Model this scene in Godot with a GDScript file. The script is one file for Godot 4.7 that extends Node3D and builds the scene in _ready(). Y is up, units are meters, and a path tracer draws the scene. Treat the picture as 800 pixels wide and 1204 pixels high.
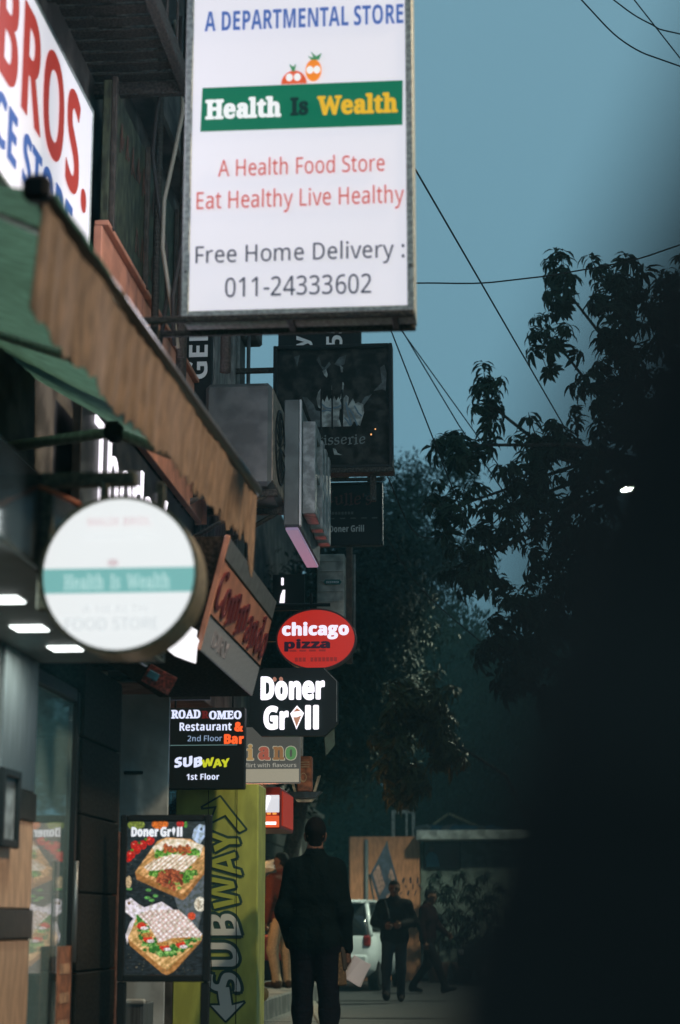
extends Node3D
# Dusk shopping street: lit signs along the left, trees and sky beyond, a dark trunk close by.
# x is right, y is up, V(x, h, d) puts a point d metres down the street.

var rng := RandomNumberGenerator.new()
var mats := {}
var noises := {}
var boxes := {}
var names := {}
var fonts := {}

func V(x, h, d) -> Vector3:
	return Vector3(x, h, -d)

# ---------------------------------------------------------------- materials
func noise_tex(kind: String, lo: float, hi: float) -> NoiseTexture2D:
	var key := "%s %.2f %.2f" % [kind, lo, hi]
	if noises.has(key):
		return noises[key]
	var n := FastNoiseLite.new()
	n.seed = 7
	n.fractal_octaves = 5
	match kind:
		"fine": n.frequency = 0.06
		"patch": n.frequency = 0.012
		"cell":
			n.noise_type = FastNoiseLite.TYPE_CELLULAR
			n.frequency = 0.05
		_: n.frequency = 0.03
	var t := NoiseTexture2D.new()
	t.width = 256
	t.height = 256
	t.seamless = true
	t.noise = n
	var g := Gradient.new()
	g.set_color(0, Color(lo, lo, lo))
	g.set_color(1, Color(hi, hi, hi))
	g.set_offset(0, 0.25)
	g.set_offset(1, 0.75)
	t.color_ramp = g
	noises[key] = t
	return t

# a matte or glossy surface: linear base colour, roughness, and a mottle of its own
func mat(called: String, c: Color, rough := 0.8, metal := 0.0, kind := "mid", lo := 0.72, scale := 1.5, relief := 0.0) -> StandardMaterial3D:
	if mats.has(called):
		return mats[called]
	var m := StandardMaterial3D.new()
	m.resource_name = called
	m.albedo_color = c.linear_to_srgb()
	m.roughness = rough
	m.metallic = metal
	if maxf(c.r, maxf(c.g, c.b)) < 0.04 and rough > 0.3:
		m.metallic_specular = 0.22
	if kind != "":
		m.albedo_texture = noise_tex(kind, lo, 1.0)
		m.uv1_triplanar = true
		m.uv1_world_triplanar = true
		m.uv1_scale = Vector3.ONE * scale
		if relief > 0.0:
			m.heightmap_enabled = true
			m.heightmap_texture = noise_tex(kind, 0.0, 1.0)
			m.heightmap_scale = relief
	mats[called] = m
	return m

func streaky(called: String, c: Color, rough: float, sx: float, sy: float, sz: float, lo := 0.6, metal := 0.0) -> StandardMaterial3D:
	var m := mat(called, c, rough, metal, "mid", lo)
	m.uv1_scale = Vector3(sx, sy, sz)
	return m

# a lit translucent sign face or letter
func glow(called: String, c: Color, energy := 1.0) -> StandardMaterial3D:
	if mats.has(called):
		return mats[called]
	var m := StandardMaterial3D.new()
	m.resource_name = called
	m.albedo_color = (c * 0.4).linear_to_srgb()
	m.roughness = 0.5
	m.emission_enabled = true
	m.emission = c.linear_to_srgb()
	m.emission_energy_multiplier = energy
	mats[called] = m
	return m

# ---------------------------------------------------------------- nodes
func numbered(called: String) -> String:
	var n: int = names.get(called, 0)
	names[called] = n + 1
	return called if n == 0 else "%s_%03d" % [called, n]

func thing(called, label, category, at := Vector3.ZERO, turn := 0.0, group := "") -> Node3D:
	var o := Node3D.new()
	o.name = numbered(called)
	add_child(o)
	o.position = at
	o.rotation.y = turn
	o.set_meta("label", label)
	o.set_meta("category", category)
	if group != "":
		o.set_meta("group", group)
	return o

func tag(o: Node, label, category, group := "") -> Node:
	o.name = numbered(o.name)
	o.set_meta("label", label)
	o.set_meta("category", category)
	if group != "":
		o.set_meta("group", group)
	return o

func obj(parent: Node, called: String, mesh: Mesh, m: Material, at := Vector3.ZERO, rot := Vector3.ZERO) -> MeshInstance3D:
	var o := MeshInstance3D.new()
	o.name = called
	o.mesh = mesh
	o.material_override = m
	o.position = at
	o.rotation = rot
	parent.add_child(o, true)
	return o

func struct(o: Node) -> Node:
	o.set_meta("kind", "structure")
	return o

func stuff(o: Node) -> Node:
	o.set_meta("kind", "stuff")
	return o

# ---------------------------------------------------------------- shapes
func tri(st: SurfaceTool, a: Vector3, b: Vector3, c: Vector3, inside: Vector3) -> void:
	var n := (c - a).cross(b - a)
	if n.dot((a + b + c) / 3.0 - inside) < 0.0:
		st.add_vertex(a); st.add_vertex(c); st.add_vertex(b)
	else:
		st.add_vertex(a); st.add_vertex(b); st.add_vertex(c)

func begin() -> SurfaceTool:
	var st := SurfaceTool.new()
	st.begin(Mesh.PRIMITIVE_TRIANGLES)
	st.set_smooth_group(-1)
	return st

func done(st: SurfaceTool) -> ArrayMesh:
	st.generate_normals()
	return st.commit()

func add_box(st: SurfaceTool, c: Vector3, s: Vector3, bevel := 0.0, basis := Basis()) -> void:
	var h := s / 2.0
	var b: float = minf(bevel, minf(h.x, minf(h.y, h.z)) * 0.6)
	if b <= 0.0:
		b = 0.0005
	var p := {}
	for sx in [-1, 1]:
		for sy in [-1, 1]:
			for sz in [-1, 1]:
				var o := Vector3(sx, sy, sz)
				for k in 3:
					var q := Vector3(sx * (h.x - b), sy * (h.y - b), sz * (h.z - b))
					q[k] = o[k] * h[k]
					p[[sx, sy, sz, k]] = c + basis * q
	for k in 3:
		var u := (k + 1) % 3
		var v := (k + 2) % 3
		for s1 in [-1, 1]:
			var f := []
			for e in [[-1, -1], [1, -1], [1, 1], [-1, 1]]:
				var g := [0, 0, 0]
				g[k] = s1; g[u] = e[0]; g[v] = e[1]
				f.append(p[[g[0], g[1], g[2], k]])
			tri(st, f[0], f[1], f[2], c); tri(st, f[0], f[2], f[3], c)
			for s2 in [-1, 1]:
				var g1 := [0, 0, 0]
				var g2 := [0, 0, 0]
				g1[u] = s1; g1[v] = s2; g1[k] = -1
				g2[u] = s1; g2[v] = s2; g2[k] = 1
				var a = p[[g1[0], g1[1], g1[2], u]]
				var bb = p[[g2[0], g2[1], g2[2], u]]
				var cc = p[[g2[0], g2[1], g2[2], v]]
				var dd = p[[g1[0], g1[1], g1[2], v]]
				tri(st, a, bb, cc, c); tri(st, a, cc, dd, c)
	for sx in [-1, 1]:
		for sy in [-1, 1]:
			for sz in [-1, 1]:
				tri(st, p[[sx, sy, sz, 0]], p[[sx, sy, sz, 1]], p[[sx, sy, sz, 2]], c)

func box_mesh(s: Vector3, bevel := 0.006) -> ArrayMesh:
	var key := [s, bevel]
	if not boxes.has(key):
		var st := begin()
		add_box(st, Vector3.ZERO, s, bevel)
		boxes[key] = done(st)
	return boxes[key]

func bx(parent: Node, called: String, m: Material, c: Vector3, s: Vector3, bevel := 0.006, rot := Vector3.ZERO) -> MeshInstance3D:
	return obj(parent, called, box_mesh(s, bevel), m, c, rot)

# box given by its extents in street coordinates, under a parent that stands at the origin
func ext(parent: Node, called: String, m: Material, x0, x1, h0, h1, d0, d1, bevel := 0.006) -> MeshInstance3D:
	return bx(parent, called, m, Vector3((x0 + x1) / 2.0, (h0 + h1) / 2.0, -(d0 + d1) / 2.0), Vector3(absf(x1 - x0), absf(h1 - h0), absf(d1 - d0)), bevel)

func add_tube(st: SurfaceTool, pts: Array, r0: float, r1: float, sides := 6) -> void:
	var rings := []
	var side := Vector3.ZERO
	for i in pts.size():
		var dir: Vector3 = (pts[mini(i + 1, pts.size() - 1)] - pts[maxi(i - 1, 0)]).normalized()
		if side == Vector3.ZERO:
			side = dir.cross(Vector3.UP if absf(dir.y) < 0.9 else Vector3.RIGHT).normalized()
		side = (side - dir * side.dot(dir)).normalized()
		var up := dir.cross(side)
		var r := lerpf(r0, r1, float(i) / (pts.size() - 1))
		var ring := []
		for k in sides:
			var a := TAU * k / sides
			ring.append(pts[i] + (side * cos(a) + up * sin(a)) * r)
		rings.append(ring)
	for i in rings.size() - 1:
		var mid: Vector3 = (pts[i] + pts[i + 1]) / 2.0
		for k in sides:
			var k2 := (k + 1) % sides
			tri(st, rings[i][k], rings[i][k2], rings[i + 1][k2], mid)
			tri(st, rings[i][k], rings[i + 1][k2], rings[i + 1][k], mid)
	for e in [[0, 1], [rings.size() - 1, rings.size() - 2]]:
		for k in sides - 2:
			tri(st, rings[e[0]][0], rings[e[0]][k + 1], rings[e[0]][k + 2], pts[e[1]])

func tube(parent: Node, called: String, m: Material, pts: Array, r0: float, r1 := -1.0, sides := 8) -> MeshInstance3D:
	var st := SurfaceTool.new()
	st.begin(Mesh.PRIMITIVE_TRIANGLES)
	st.set_smooth_group(0)
	add_tube(st, pts, r0, r0 if r1 < 0.0 else r1, sides)
	st.index()
	return obj(parent, called, done(st), m)

# an outline in x, y pushed back by depth from z = 0
func prism_mesh(poly: PackedVector2Array, depth: float) -> ArrayMesh:
	var st := begin()
	if Geometry2D.is_polygon_clockwise(poly):
		poly.reverse()
	var idx := Geometry2D.triangulate_polygon(poly)
	for i in range(0, idx.size(), 3):
		var a := poly[idx[i]]; var b := poly[idx[i + 1]]; var c := poly[idx[i + 2]]
		tri(st, Vector3(a.x, a.y, 0), Vector3(b.x, b.y, 0), Vector3(c.x, c.y, 0), Vector3((a.x + b.x + c.x) / 3, (a.y + b.y + c.y) / 3, -1))
		tri(st, Vector3(a.x, a.y, -depth), Vector3(b.x, b.y, -depth), Vector3(c.x, c.y, -depth), Vector3((a.x + b.x + c.x) / 3, (a.y + b.y + c.y) / 3, 1))
	for i in poly.size():
		var a := poly[i]; var b := poly[(i + 1) % poly.size()]
		var n := (b - a).orthogonal()
		var inn := (a + b) / 2.0 + n
		if n.dot(Vector2((b - a).y, -(b - a).x)) > 0:
			inn = (a + b) / 2.0 - n
		var iv := Vector3(inn.x, inn.y, -depth / 2.0)
		tri(st, Vector3(a.x, a.y, 0), Vector3(b.x, b.y, 0), Vector3(b.x, b.y, -depth), iv)
		tri(st, Vector3(a.x, a.y, 0), Vector3(b.x, b.y, -depth), Vector3(a.x, a.y, -depth), iv)
	return done(st)

func prism(parent: Node, called: String, m: Material, pts: Array, depth: float, at := Vector3.ZERO, rot := Vector3.ZERO) -> MeshInstance3D:
	return obj(parent, called, prism_mesh(PackedVector2Array(pts), depth), m, at, rot)

func ellipse(rx: float, ry: float, n := 48, cx := 0.0, cy := 0.0) -> Array:
	var a := []
	for i in n:
		a.append(Vector2(cx + rx * cos(TAU * i / n), cy + ry * sin(TAU * i / n)))
	return a

func ring_poly(parent, called, m, rx, ry, t, depth, at, rot := Vector3.ZERO) -> MeshInstance3D:
	var st := begin()
	var n := 48
	for i in n:
		var a0 := TAU * i / n
		var a1 := TAU * (i + 1) / n
		var q := []
		for a in [a0, a1]:
			var e := Vector3(cos(a), sin(a), 0)
			q.append([Vector3(e.x * rx, e.y * ry, 0), Vector3(e.x * (rx - t), e.y * (ry - t), 0)])
		var back := Vector3(0, 0, -depth)
		var mid: Vector3 = (q[0][0] + q[0][1] + q[1][0] + q[1][1]) / 4.0 + back / 2.0
		for f in [[q[0][0], q[1][0], q[1][1], q[0][1]], [q[0][0] + back, q[1][0] + back, q[1][1] + back, q[0][1] + back], [q[0][0], q[1][0], q[1][0] + back, q[0][0] + back], [q[0][1], q[1][1], q[1][1] + back, q[0][1] + back]]:
			tri(st, f[0], f[1], f[2], mid); tri(st, f[0], f[2], f[3], mid)
	return obj(parent, called, done(st), m, at, rot)

func lathe(parent, called, m, prof: Array, at: Vector3, sides := 20) -> MeshInstance3D:
	var st := SurfaceTool.new()
	st.begin(Mesh.PRIMITIVE_TRIANGLES)
	st.set_smooth_group(0)
	for i in prof.size() - 1:
		for k in sides:
			var a0 := TAU * k / sides
			var a1 := TAU * (k + 1) / sides
			var p0 := Vector3(prof[i].x * cos(a0), prof[i].y, prof[i].x * sin(a0))
			var p1 := Vector3(prof[i].x * cos(a1), prof[i].y, prof[i].x * sin(a1))
			var p2 := Vector3(prof[i + 1].x * cos(a1), prof[i + 1].y, prof[i + 1].x * sin(a1))
			var p3 := Vector3(prof[i + 1].x * cos(a0), prof[i + 1].y, prof[i + 1].x * sin(a0))
			var inn := Vector3(0, (prof[i].y + prof[i + 1].y) / 2.0, 0)
			tri(st, p0, p1, p2, inn); tri(st, p0, p2, p3, inn)
	st.index()
	return obj(parent, called, done(st), m, at)

# ---------------------------------------------------------------- lettering
func font(kind: String) -> Font:
	if fonts.has(kind):
		return fonts[kind]
	var s := SystemFont.new()
	var base := kind.split(" ")[0]
	s.font_names = PackedStringArray(["Droid Serif" if base.begins_with("serif") else "Droid Sans"])
	s.font_weight = 700 if "bold" in kind else 400
	var out: Font = s
	if "slant" in kind:
		var v := FontVariation.new()
		v.base_font = s
		if "slant" in kind:
			v.variation_transform = Transform2D(Vector2(1, 0), Vector2(0.3, 1), Vector2.ZERO)
		out = v
	fonts[kind] = out
	return out

# letters whose ink fills the box x0..x1, y0..y1 of the parent's own plane
func text(parent: Node, s: String, kind: String, m: Material, x0: float, y0: float, x1: float, y1: float, z := 0.0, depth := 0.004, called := "lettering") -> MeshInstance3D:
	var t := TextMesh.new()
	t.text = s
	t.font = font(kind)
	t.font_size = 64
	t.pixel_size = 0.01
	t.curve_step = 3.0
	t.depth = 0.1
	t.horizontal_alignment = HORIZONTAL_ALIGNMENT_LEFT
	t.vertical_alignment = VERTICAL_ALIGNMENT_BOTTOM
	var m2: Mesh = t
	if "heavy" in kind or "fat" in kind:   # a fatter stroke: the outline laid several times, each a hair apart
		var e := 0.022 if "heavy" in kind else 0.05
		var st := SurfaceTool.new()
		var offs := [Vector2(0, 0), Vector2(e, 0), Vector2(-e, 0), Vector2(0, e), Vector2(0, -e), Vector2(e, e) * 0.7, Vector2(-e, e) * 0.7, Vector2(e, -e) * 0.7, Vector2(-e, -e) * 0.7]
		for i in offs.size():
			st.append_from(t, 0, Transform3D(Basis(), Vector3(offs[i].x, offs[i].y, -0.004 * i)))
		m2 = st.commit()
	var b := t.get_aabb() if "fat" in kind else m2.get_aabb()
	var sc := Vector3((x1 - x0) / b.size.x, (y1 - y0) / b.size.y, depth / b.size.z)
	var o := obj(parent, called, m2, m)
	o.scale = sc
	o.position = Vector3(x0, y0, z) - Vector3(b.position.x * sc.x, b.position.y * sc.y, b.position.z * sc.z)
	return o

# the same, the box given in units of a drawing whose corners R = [left, top, right, bottom] are the w by h plate centred on the parent
func txr(parent, s, kind, m, R: Array, w: float, h: float, b: Array, z: float, depth := 0.004) -> MeshInstance3D:
	var fx := func(x): return ((x - R[0]) / float(R[2] - R[0]) - 0.5) * w
	var fy := func(y): return (0.5 - (y - R[1]) / float(R[3] - R[1])) * h
	return text(parent, s, kind, m, fx.call(b[0]), fy.call(b[3]), fx.call(b[2]), fy.call(b[1]), z, depth)

# a strip that follows a drawn line, flat on the parent's plane
func stroke(parent, m, pts: Array, w: float, z: float, depth := 0.003, called := "stroke") -> MeshInstance3D:
	var st := begin()
	for i in pts.size() - 1:
		var a: Vector2 = pts[i]
		var b: Vector2 = pts[i + 1]
		var l := (b - a).length()
		add_box(st, Vector3((a.x + b.x) / 2, (a.y + b.y) / 2, z + depth / 2 + 0.0003 * (i % 2)), Vector3(l + w * 0.8, w, depth), 0.0, Basis(Vector3(0, 0, 1), (b - a).angle()))
	return obj(parent, called, done(st), m)

func area_light(parent: Node, called: String, c: Color, energy: float, size: Vector2, at: Vector3, face: Vector3) -> void:
	var l := AreaLight3D.new()
	l.name = called
	l.area_size = size
	l.light_color = c
	l.light_energy = energy
	l.area_range = 14.0
	l.area_attenuation = 2.0
	l.shadow_enabled = true
	parent.add_child(l, true)
	l.position = at
	l.basis = Basis.looking_at(face, Vector3.UP if absf(face.y) < 0.9 else Vector3.FORWARD)

# ---------------------------------------------------------------- bodies: tapered capsules joined with a smooth minimum, meshed as surface nets
# bone = [a, b, ra, rb, colour, squash]; squash narrows it front to back
func body_into(st: SurfaceTool, bones: Array, cell: float, k: float) -> void:
	var lo := Vector3.ONE * 1e9
	var hi := -lo
	for b in bones:
		var r: float = maxf(b[2], b[3]) + k + cell * 2
		lo = lo.min(b[0].min(b[1]) - Vector3.ONE * r)
		hi = hi.max(b[0].max(b[1]) + Vector3.ONE * r)
	var nx := int((hi.x - lo.x) / cell) + 2
	var ny := int((hi.y - lo.y) / cell) + 2
	var nz := int((hi.z - lo.z) / cell) + 2
	var f := PackedFloat32Array()
	f.resize(nx * ny * nz)
	f.fill(1.0)
	var best := PackedFloat32Array()
	best.resize(nx * ny * nz)
	best.fill(1.0)
	var who := PackedByteArray()
	who.resize(nx * ny * nz)
	for bi in bones.size():
		var b: Array = bones[bi]
		var a0: Vector3 = b[0]
		var ab: Vector3 = b[1] - a0
		var ra: float = b[2]
		var rb: float = b[3]
		var l2 := maxf(ab.length_squared(), 1e-8)
		var r := maxf(ra, rb) + k + cell
		var i0 := Vector3i(((a0.min(b[1]) - Vector3.ONE * r - lo) / cell).floor()).max(Vector3i.ZERO)
		var i1 := Vector3i(((a0.max(b[1]) + Vector3.ONE * r - lo) / cell).ceil()).min(Vector3i(nx - 1, ny - 1, nz - 1))
		for iy in range(i0.y, i1.y + 1):
			for iz in range(i0.z, i1.z + 1):
				var at := (iy * nz + iz) * nx
				for ix in range(i0.x, i1.x + 1):
					var p := lo + Vector3(ix, iy, iz) * cell - a0
					var t := clampf(p.dot(ab) / l2, 0.0, 1.0)
					var d := (p - ab * t).length() - lerpf(ra, rb, t)
					var q := at + ix
					if d < best[q]:
						best[q] = d
						who[q] = bi
					var h := maxf(k - absf(f[q] - d), 0.0) / k
					f[q] = minf(f[q], d) - h * h * k * 0.25
	var sl := nz * nx
	var offs := [0, 1, nx, nx + 1, sl, sl + 1, sl + nx, sl + nx + 1]
	var vert := {}
	var cols := {}
	for iy in ny - 1:
		for iz in nz - 1:
			var at := (iy * nz + iz) * nx
			for ix in nx - 1:
				var q := at + ix
				var neg := 0
				for o in offs:
					if f[q + o] < 0.0:
						neg += 1
				if neg == 0 or neg == 8:
					continue
				var sum := Vector3.ZERO
				var cnt := 0
				for c in 8:
					for bit in [1, 2, 4]:
						if c & bit:
							continue
						var e: int = c | bit
						var va := f[q + offs[c]]
						var vb := f[q + offs[e]]
						if (va < 0.0) != (vb < 0.0):
							var t := va / (va - vb)
							var pa := Vector3(c & 1, (c >> 2) & 1, (c >> 1) & 1)
							var pb := Vector3(e & 1, (e >> 2) & 1, (e >> 1) & 1)
							sum += pa.lerp(pb, t)
							cnt += 1
				vert[q] = lo + (Vector3(ix, iy, iz) + sum / cnt) * cell
				cols[q] = bones[who[q]][4]
	for q in vert:
		for e in [[1, nx, sl], [nx, sl, 1], [sl, 1, nx]]:
			if (f[q] < 0.0) == (f[q + e[0]] < 0.0):
				continue
			var q1: int = q - e[1]
			var q2: int = q - e[1] - e[2]
			var q3: int = q - e[2]
			if not (vert.has(q1) and vert.has(q2) and vert.has(q3)):
				continue
			var ring := [q, q1, q2, q3]
			# orientation: outward is from the negative end to the positive end
			var dirv := Vector3(1, 0, 0) if e[0] == 1 else (Vector3(0, 0, 1) if e[0] == nx else Vector3(0, 1, 0))
			if f[q] > 0.0:
				dirv = -dirv
			var n: Vector3 = (vert[ring[2]] - vert[ring[0]]).cross(vert[ring[1]] - vert[ring[0]])
			if n.dot(dirv) < 0.0:
				ring.reverse()
			for w in [0, 1, 2, 0, 2, 3]:
				st.set_color(cols[ring[w]])
				st.add_vertex(vert[ring[w]])

func body_start() -> SurfaceTool:
	var st := SurfaceTool.new()
	st.begin(Mesh.PRIMITIVE_TRIANGLES)
	st.set_smooth_group(0)
	return st

func body_done(parent: Node, called: String, st: SurfaceTool, rough := 0.85) -> MeshInstance3D:
	st.index()
	st.generate_normals()
	var key := "cloth and skin %.2f" % rough
	if not mats.has(key):
		var m := StandardMaterial3D.new()
		m.vertex_color_use_as_albedo = true
		m.roughness = rough
		m.metallic_specular = 0.2
		m.albedo_texture = noise_tex("fine", 0.75, 1.0)
		m.uv1_triplanar = true
		m.uv1_scale = Vector3.ONE * 3.0
		m.heightmap_enabled = true
		m.heightmap_texture = noise_tex("patch", 0.0, 1.0)
		m.heightmap_scale = 0.6
		mats[key] = m
	return obj(parent, called, st.commit(), mats[key])

# a figure that looks towards -z; P gives joints that differ from standing
func person(root: Node3D, P: Dictionary, c: Dictionary, cell: float, fine: float) -> void:
	var J := {
		"hipL": Vector3(-0.09, 0.90, 0), "hipR": Vector3(0.09, 0.90, 0), "kneeL": Vector3(-0.1, 0.48, -0.01), "kneeR": Vector3(0.1, 0.48, -0.01),
		"ankL": Vector3(-0.1, 0.085, 0.02), "ankR": Vector3(0.1, 0.085, 0.02), "toeL": Vector3(-0.115, 0.045, -0.16), "toeR": Vector3(0.115, 0.045, -0.16),
		"shL": Vector3(-0.185, 1.385, 0), "shR": Vector3(0.185, 1.385, 0), "elL": Vector3(-0.25, 1.11, 0.03), "elR": Vector3(0.25, 1.11, 0.03),
		"wrL": Vector3(-0.25, 0.86, -0.03), "wrR": Vector3(0.25, 0.86, -0.03), "head": Vector3(0, 1.615, -0.015), "look": Vector3(0, 0, -1)}
	for key in P:
		J[key] = P[key]
	var sh: Color = c.top
	var tr: Color = c.legs
	var sk: Color = c.skin
	var so: Color = c.shoes
	var bulk: float = c.get("bulk", 1.0)
	var B := []
	B.append([Vector3(-0.075, 0.95, 0.0), Vector3(0.075, 0.95, 0.0), 0.125 * bulk, 0.125 * bulk, sh if c.get("long", true) else tr])
	B.append([Vector3(-0.06, 1.08, 0), Vector3(0.06, 1.08, 0), 0.122 * bulk, 0.122 * bulk, sh])
	B.append([Vector3(-0.09, 1.23, 0.0), Vector3(0.09, 1.23, 0.0), 0.128 * bulk, 0.128 * bulk, sh])
	B.append([Vector3(-0.1, 1.34, 0.01), Vector3(0.1, 1.34, 0.01), 0.105 * bulk, 0.105 * bulk, sh])
	B.append([Vector3(-0.02, 1.46, 0.01), J.shL, 0.05, 0.068 * bulk, sh])
	B.append([Vector3(0.02, 1.46, 0.01), J.shR, 0.05, 0.068 * bulk, sh])
	B.append([Vector3(0, 1.42, 0.012), Vector3(0, 1.475, 0.005), 0.085, 0.068, c.get("collar", sh)])
	B.append([Vector3(0, 1.47, 0.005), J.head + Vector3(0, -0.05, 0.015), 0.055, 0.054, sk])
	for s in ["L", "R"]:
		B.append([J["hip" + s], J["knee" + s], 0.1, 0.075, tr])
		B.append([J["knee" + s], J["ank" + s] + Vector3(0, 0.03, 0), 0.074, 0.058, tr])
		B.append([J["ank" + s], J["ank" + s] + Vector3(0, -0.035, 0.03), 0.05, 0.045, so])
		B.append([J["ank" + s] + Vector3(0, -0.04, 0.02), J["toe" + s], 0.044, 0.036, so])
		B.append([J["sh" + s], J["el" + s], 0.072 * bulk, 0.062 * bulk, sh])
		B.append([J["el" + s], J["wr" + s], 0.06 * bulk, 0.046 * bulk, sh])
	var st := body_start()
	body_into(st, B, cell, 0.045)
	# head on a finer grid
	var f: Vector3 = J.look.normalized()
	var r := f.cross(Vector3.UP).normalized()
	var h: Vector3 = J.head
	var H := []
	H.append([h + Vector3(0, 0.03, 0) - f * 0.02, h + Vector3(0, 0.03, 0) + f * 0.02, 0.078, 0.074, sk])
	H.append([h + f * 0.03 + Vector3(0, -0.03, 0), h + f * 0.05 + Vector3(0, -0.075, 0), 0.058, 0.034, sk])
	H.append([h + Vector3(0, -0.02, 0), h - f * 0.015 + Vector3(0, -0.11, 0), 0.062, 0.054, sk])
	H.append([h + f * 0.092 + Vector3(0, 0.01, 0), h + f * 0.106 + Vector3(0, -0.022, 0), 0.008, 0.014, sk])
	H.append([h + f * 0.078 + r * 0.028 + Vector3(0, -0.052, 0), h + f * 0.078 - r * 0.028 + Vector3(0, -0.052, 0), 0.009, 0.009, sk * 0.6])
	for s in [-1.0, 1.0]:
		H.append([h + r * s * 0.077 + Vector3(0, 0.012, 0) - f * 0.012, h + r * s * 0.074 + Vector3(0, -0.024, 0) - f * 0.004, 0.014, 0.009, sk])
		H.append([h + f * 0.078 + r * s * 0.015 + Vector3(0, 0.022, 0), h + f * 0.072 + r * s * 0.042 + Vector3(0, 0.022, 0), 0.009, 0.008, sk])
		H.append([h + f * 0.078 + r * s * 0.03 + Vector3(0, 0.004, 0), h + f * 0.078 + r * s * 0.034 + Vector3(0, 0.004, 0), 0.009, 0.009, Color(0.02, 0.018, 0.016)])
	body_into(st, H, fine, 0.016)
	# hands: palm, four fingers and a thumb, curled towards the palm side
	for s in ["L", "R"]:
		var w: Vector3 = J["wr" + s]
		var dn: Vector3 = J.get("hand" + s, (w - J["el" + s]).normalized())
		var sg := -1.0 if s == "L" else 1.0
		var inn: Vector3 = J.get("palm" + s, Vector3(-sg, 0, 0))
		inn = (inn - dn * inn.dot(dn)).normalized()
		var fw := dn.cross(inn).normalized() * sg
		var curl: float = J.get("curl" + s, 0.5)
		var HB := []
		HB.append([w, w + dn * 0.03, 0.03, 0.028, sk])
		for i in 4:
			var off := fw * (0.03 - 0.02 * i)
			var k0 := w + dn * 0.085 + off
			HB.append([w + dn * 0.02 + off * 0.6, k0, 0.016, 0.0125, sk])
			var len: float = [0.04, 0.045, 0.042, 0.033][i]
			var d1 := (dn * cos(curl) + inn * sin(curl)).normalized()
			var d2 := (dn * cos(curl * 2.1) + inn * sin(curl * 2.1)).normalized()
			HB.append([k0, k0 + d1 * len, 0.0105, 0.0095, sk])
			HB.append([k0 + d1 * len, k0 + d1 * len + d2 * len * 0.8, 0.0095, 0.0085, sk])
		var tb := w + dn * 0.03 + fw * 0.028
		var td := (dn * 0.7 + fw * 0.6 + inn * 0.5).normalized()
		HB.append([tb, tb + td * 0.04, 0.014, 0.012, sk])
		HB.append([tb + td * 0.04, tb + td * 0.04 + (td + dn + inn * curl).normalized() * 0.032, 0.0115, 0.0095, sk])
		body_into(st, HB, maxf(fine, 0.005), 0.008)
	body_done(root, "body", st)
	# hair: a cap over the skull and down the nape
	var hs := body_start()
	var hc: Color = c.get("hair", Color(0.006, 0.006, 0.007))
	var hb := []
	hb.append([h + Vector3(0, 0.052, 0) - f * 0.026, h + Vector3(0, 0.06, 0) + f * 0.02, 0.078, 0.068, hc])
	hb.append([h - f * 0.05 + Vector3(0, 0.03, 0), h - f * 0.038 + Vector3(0, -0.045, 0), 0.06, 0.05, hc])
	for s in [-1.0, 1.0]:
		hb.append([h - f * 0.03 + r * s * 0.045 + Vector3(0, 0.04, 0), h - f * 0.02 + r * s * 0.052 + Vector3(0, -0.01, 0), 0.036, 0.022, hc])
	body_into(hs, hb, fine, 0.02)
	body_done(root, "hair", hs, 0.8)

# ---------------------------------------------------------------- trees
func leaf_into(st: SurfaceTool, at: Vector3, dir: Vector3, droop: float, length: float, width: float, segs := 3) -> void:
	var side := dir.cross(Vector3.UP)
	if side.length() < 0.05:
		side = Vector3.RIGHT
	side = side.normalized()
	var p := at
	var d := dir.normalized()
	var left := [p]
	var mid := [p]
	var right := [p]
	for i in segs:
		d = (d + Vector3.DOWN * droop / segs).normalized()
		p += d * length / segs
		var t := float(i + 1) / segs
		var w := width * 0.5 * sin(PI * pow(t, 0.75)) + 0.002
		var up := side.cross(d).normalized()
		left.append(p - side * w + up * w * 0.35)
		mid.append(p)
		right.append(p + side * w + up * w * 0.35)
	for i in segs:
		for e in [[left, mid], [mid, right]]:
			st.add_vertex(e[0][i]); st.add_vertex(e[1][i]); st.add_vertex(e[1][i + 1])
			st.add_vertex(e[0][i]); st.add_vertex(e[1][i + 1]); st.add_vertex(e[0][i + 1])

# a twig's end: long leaves that hang round it
func rosette(n: int, length: float, width: float, droop: float) -> ArrayMesh:
	var st := begin()
	for i in n:
		var a := TAU * (i * 0.381966 + rng.randf() * 0.06)
		var dir := Vector3(cos(a), rng.randf_range(-0.3, 0.7), sin(a))
		leaf_into(st, Vector3(0, rng.randf_range(-0.09, 0.03), 0) + dir * 0.012, dir, droop * rng.randf_range(0.7, 1.35), length * rng.randf_range(0.7, 1.15), width * rng.randf_range(0.8, 1.15))
	add_tube(st, [Vector3(0.01, -0.22, 0), Vector3(0, -0.1, 0.01), Vector3(0, 0.02, 0)], 0.006, 0.003, 4)
	return done(st)

# a clump of small leaves, for trees farther off
func clump(n: int, radius: float, length: float, width: float) -> ArrayMesh:
	var st := begin()
	for i in n:
		var p := Vector3(rng.randfn(), rng.randfn() * 0.7, rng.randfn()) * radius * 0.55
		var dir := Vector3(rng.randf_range(-1, 1), rng.randf_range(-0.7, 0.5), rng.randf_range(-1, 1))
		leaf_into(st, p, dir, 0.6, length * rng.randf_range(0.7, 1.2), width, 2)
	return done(st)

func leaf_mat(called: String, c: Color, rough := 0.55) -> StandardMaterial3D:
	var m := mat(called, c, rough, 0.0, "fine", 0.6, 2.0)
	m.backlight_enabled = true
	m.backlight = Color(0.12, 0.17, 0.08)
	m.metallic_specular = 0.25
	return m

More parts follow.
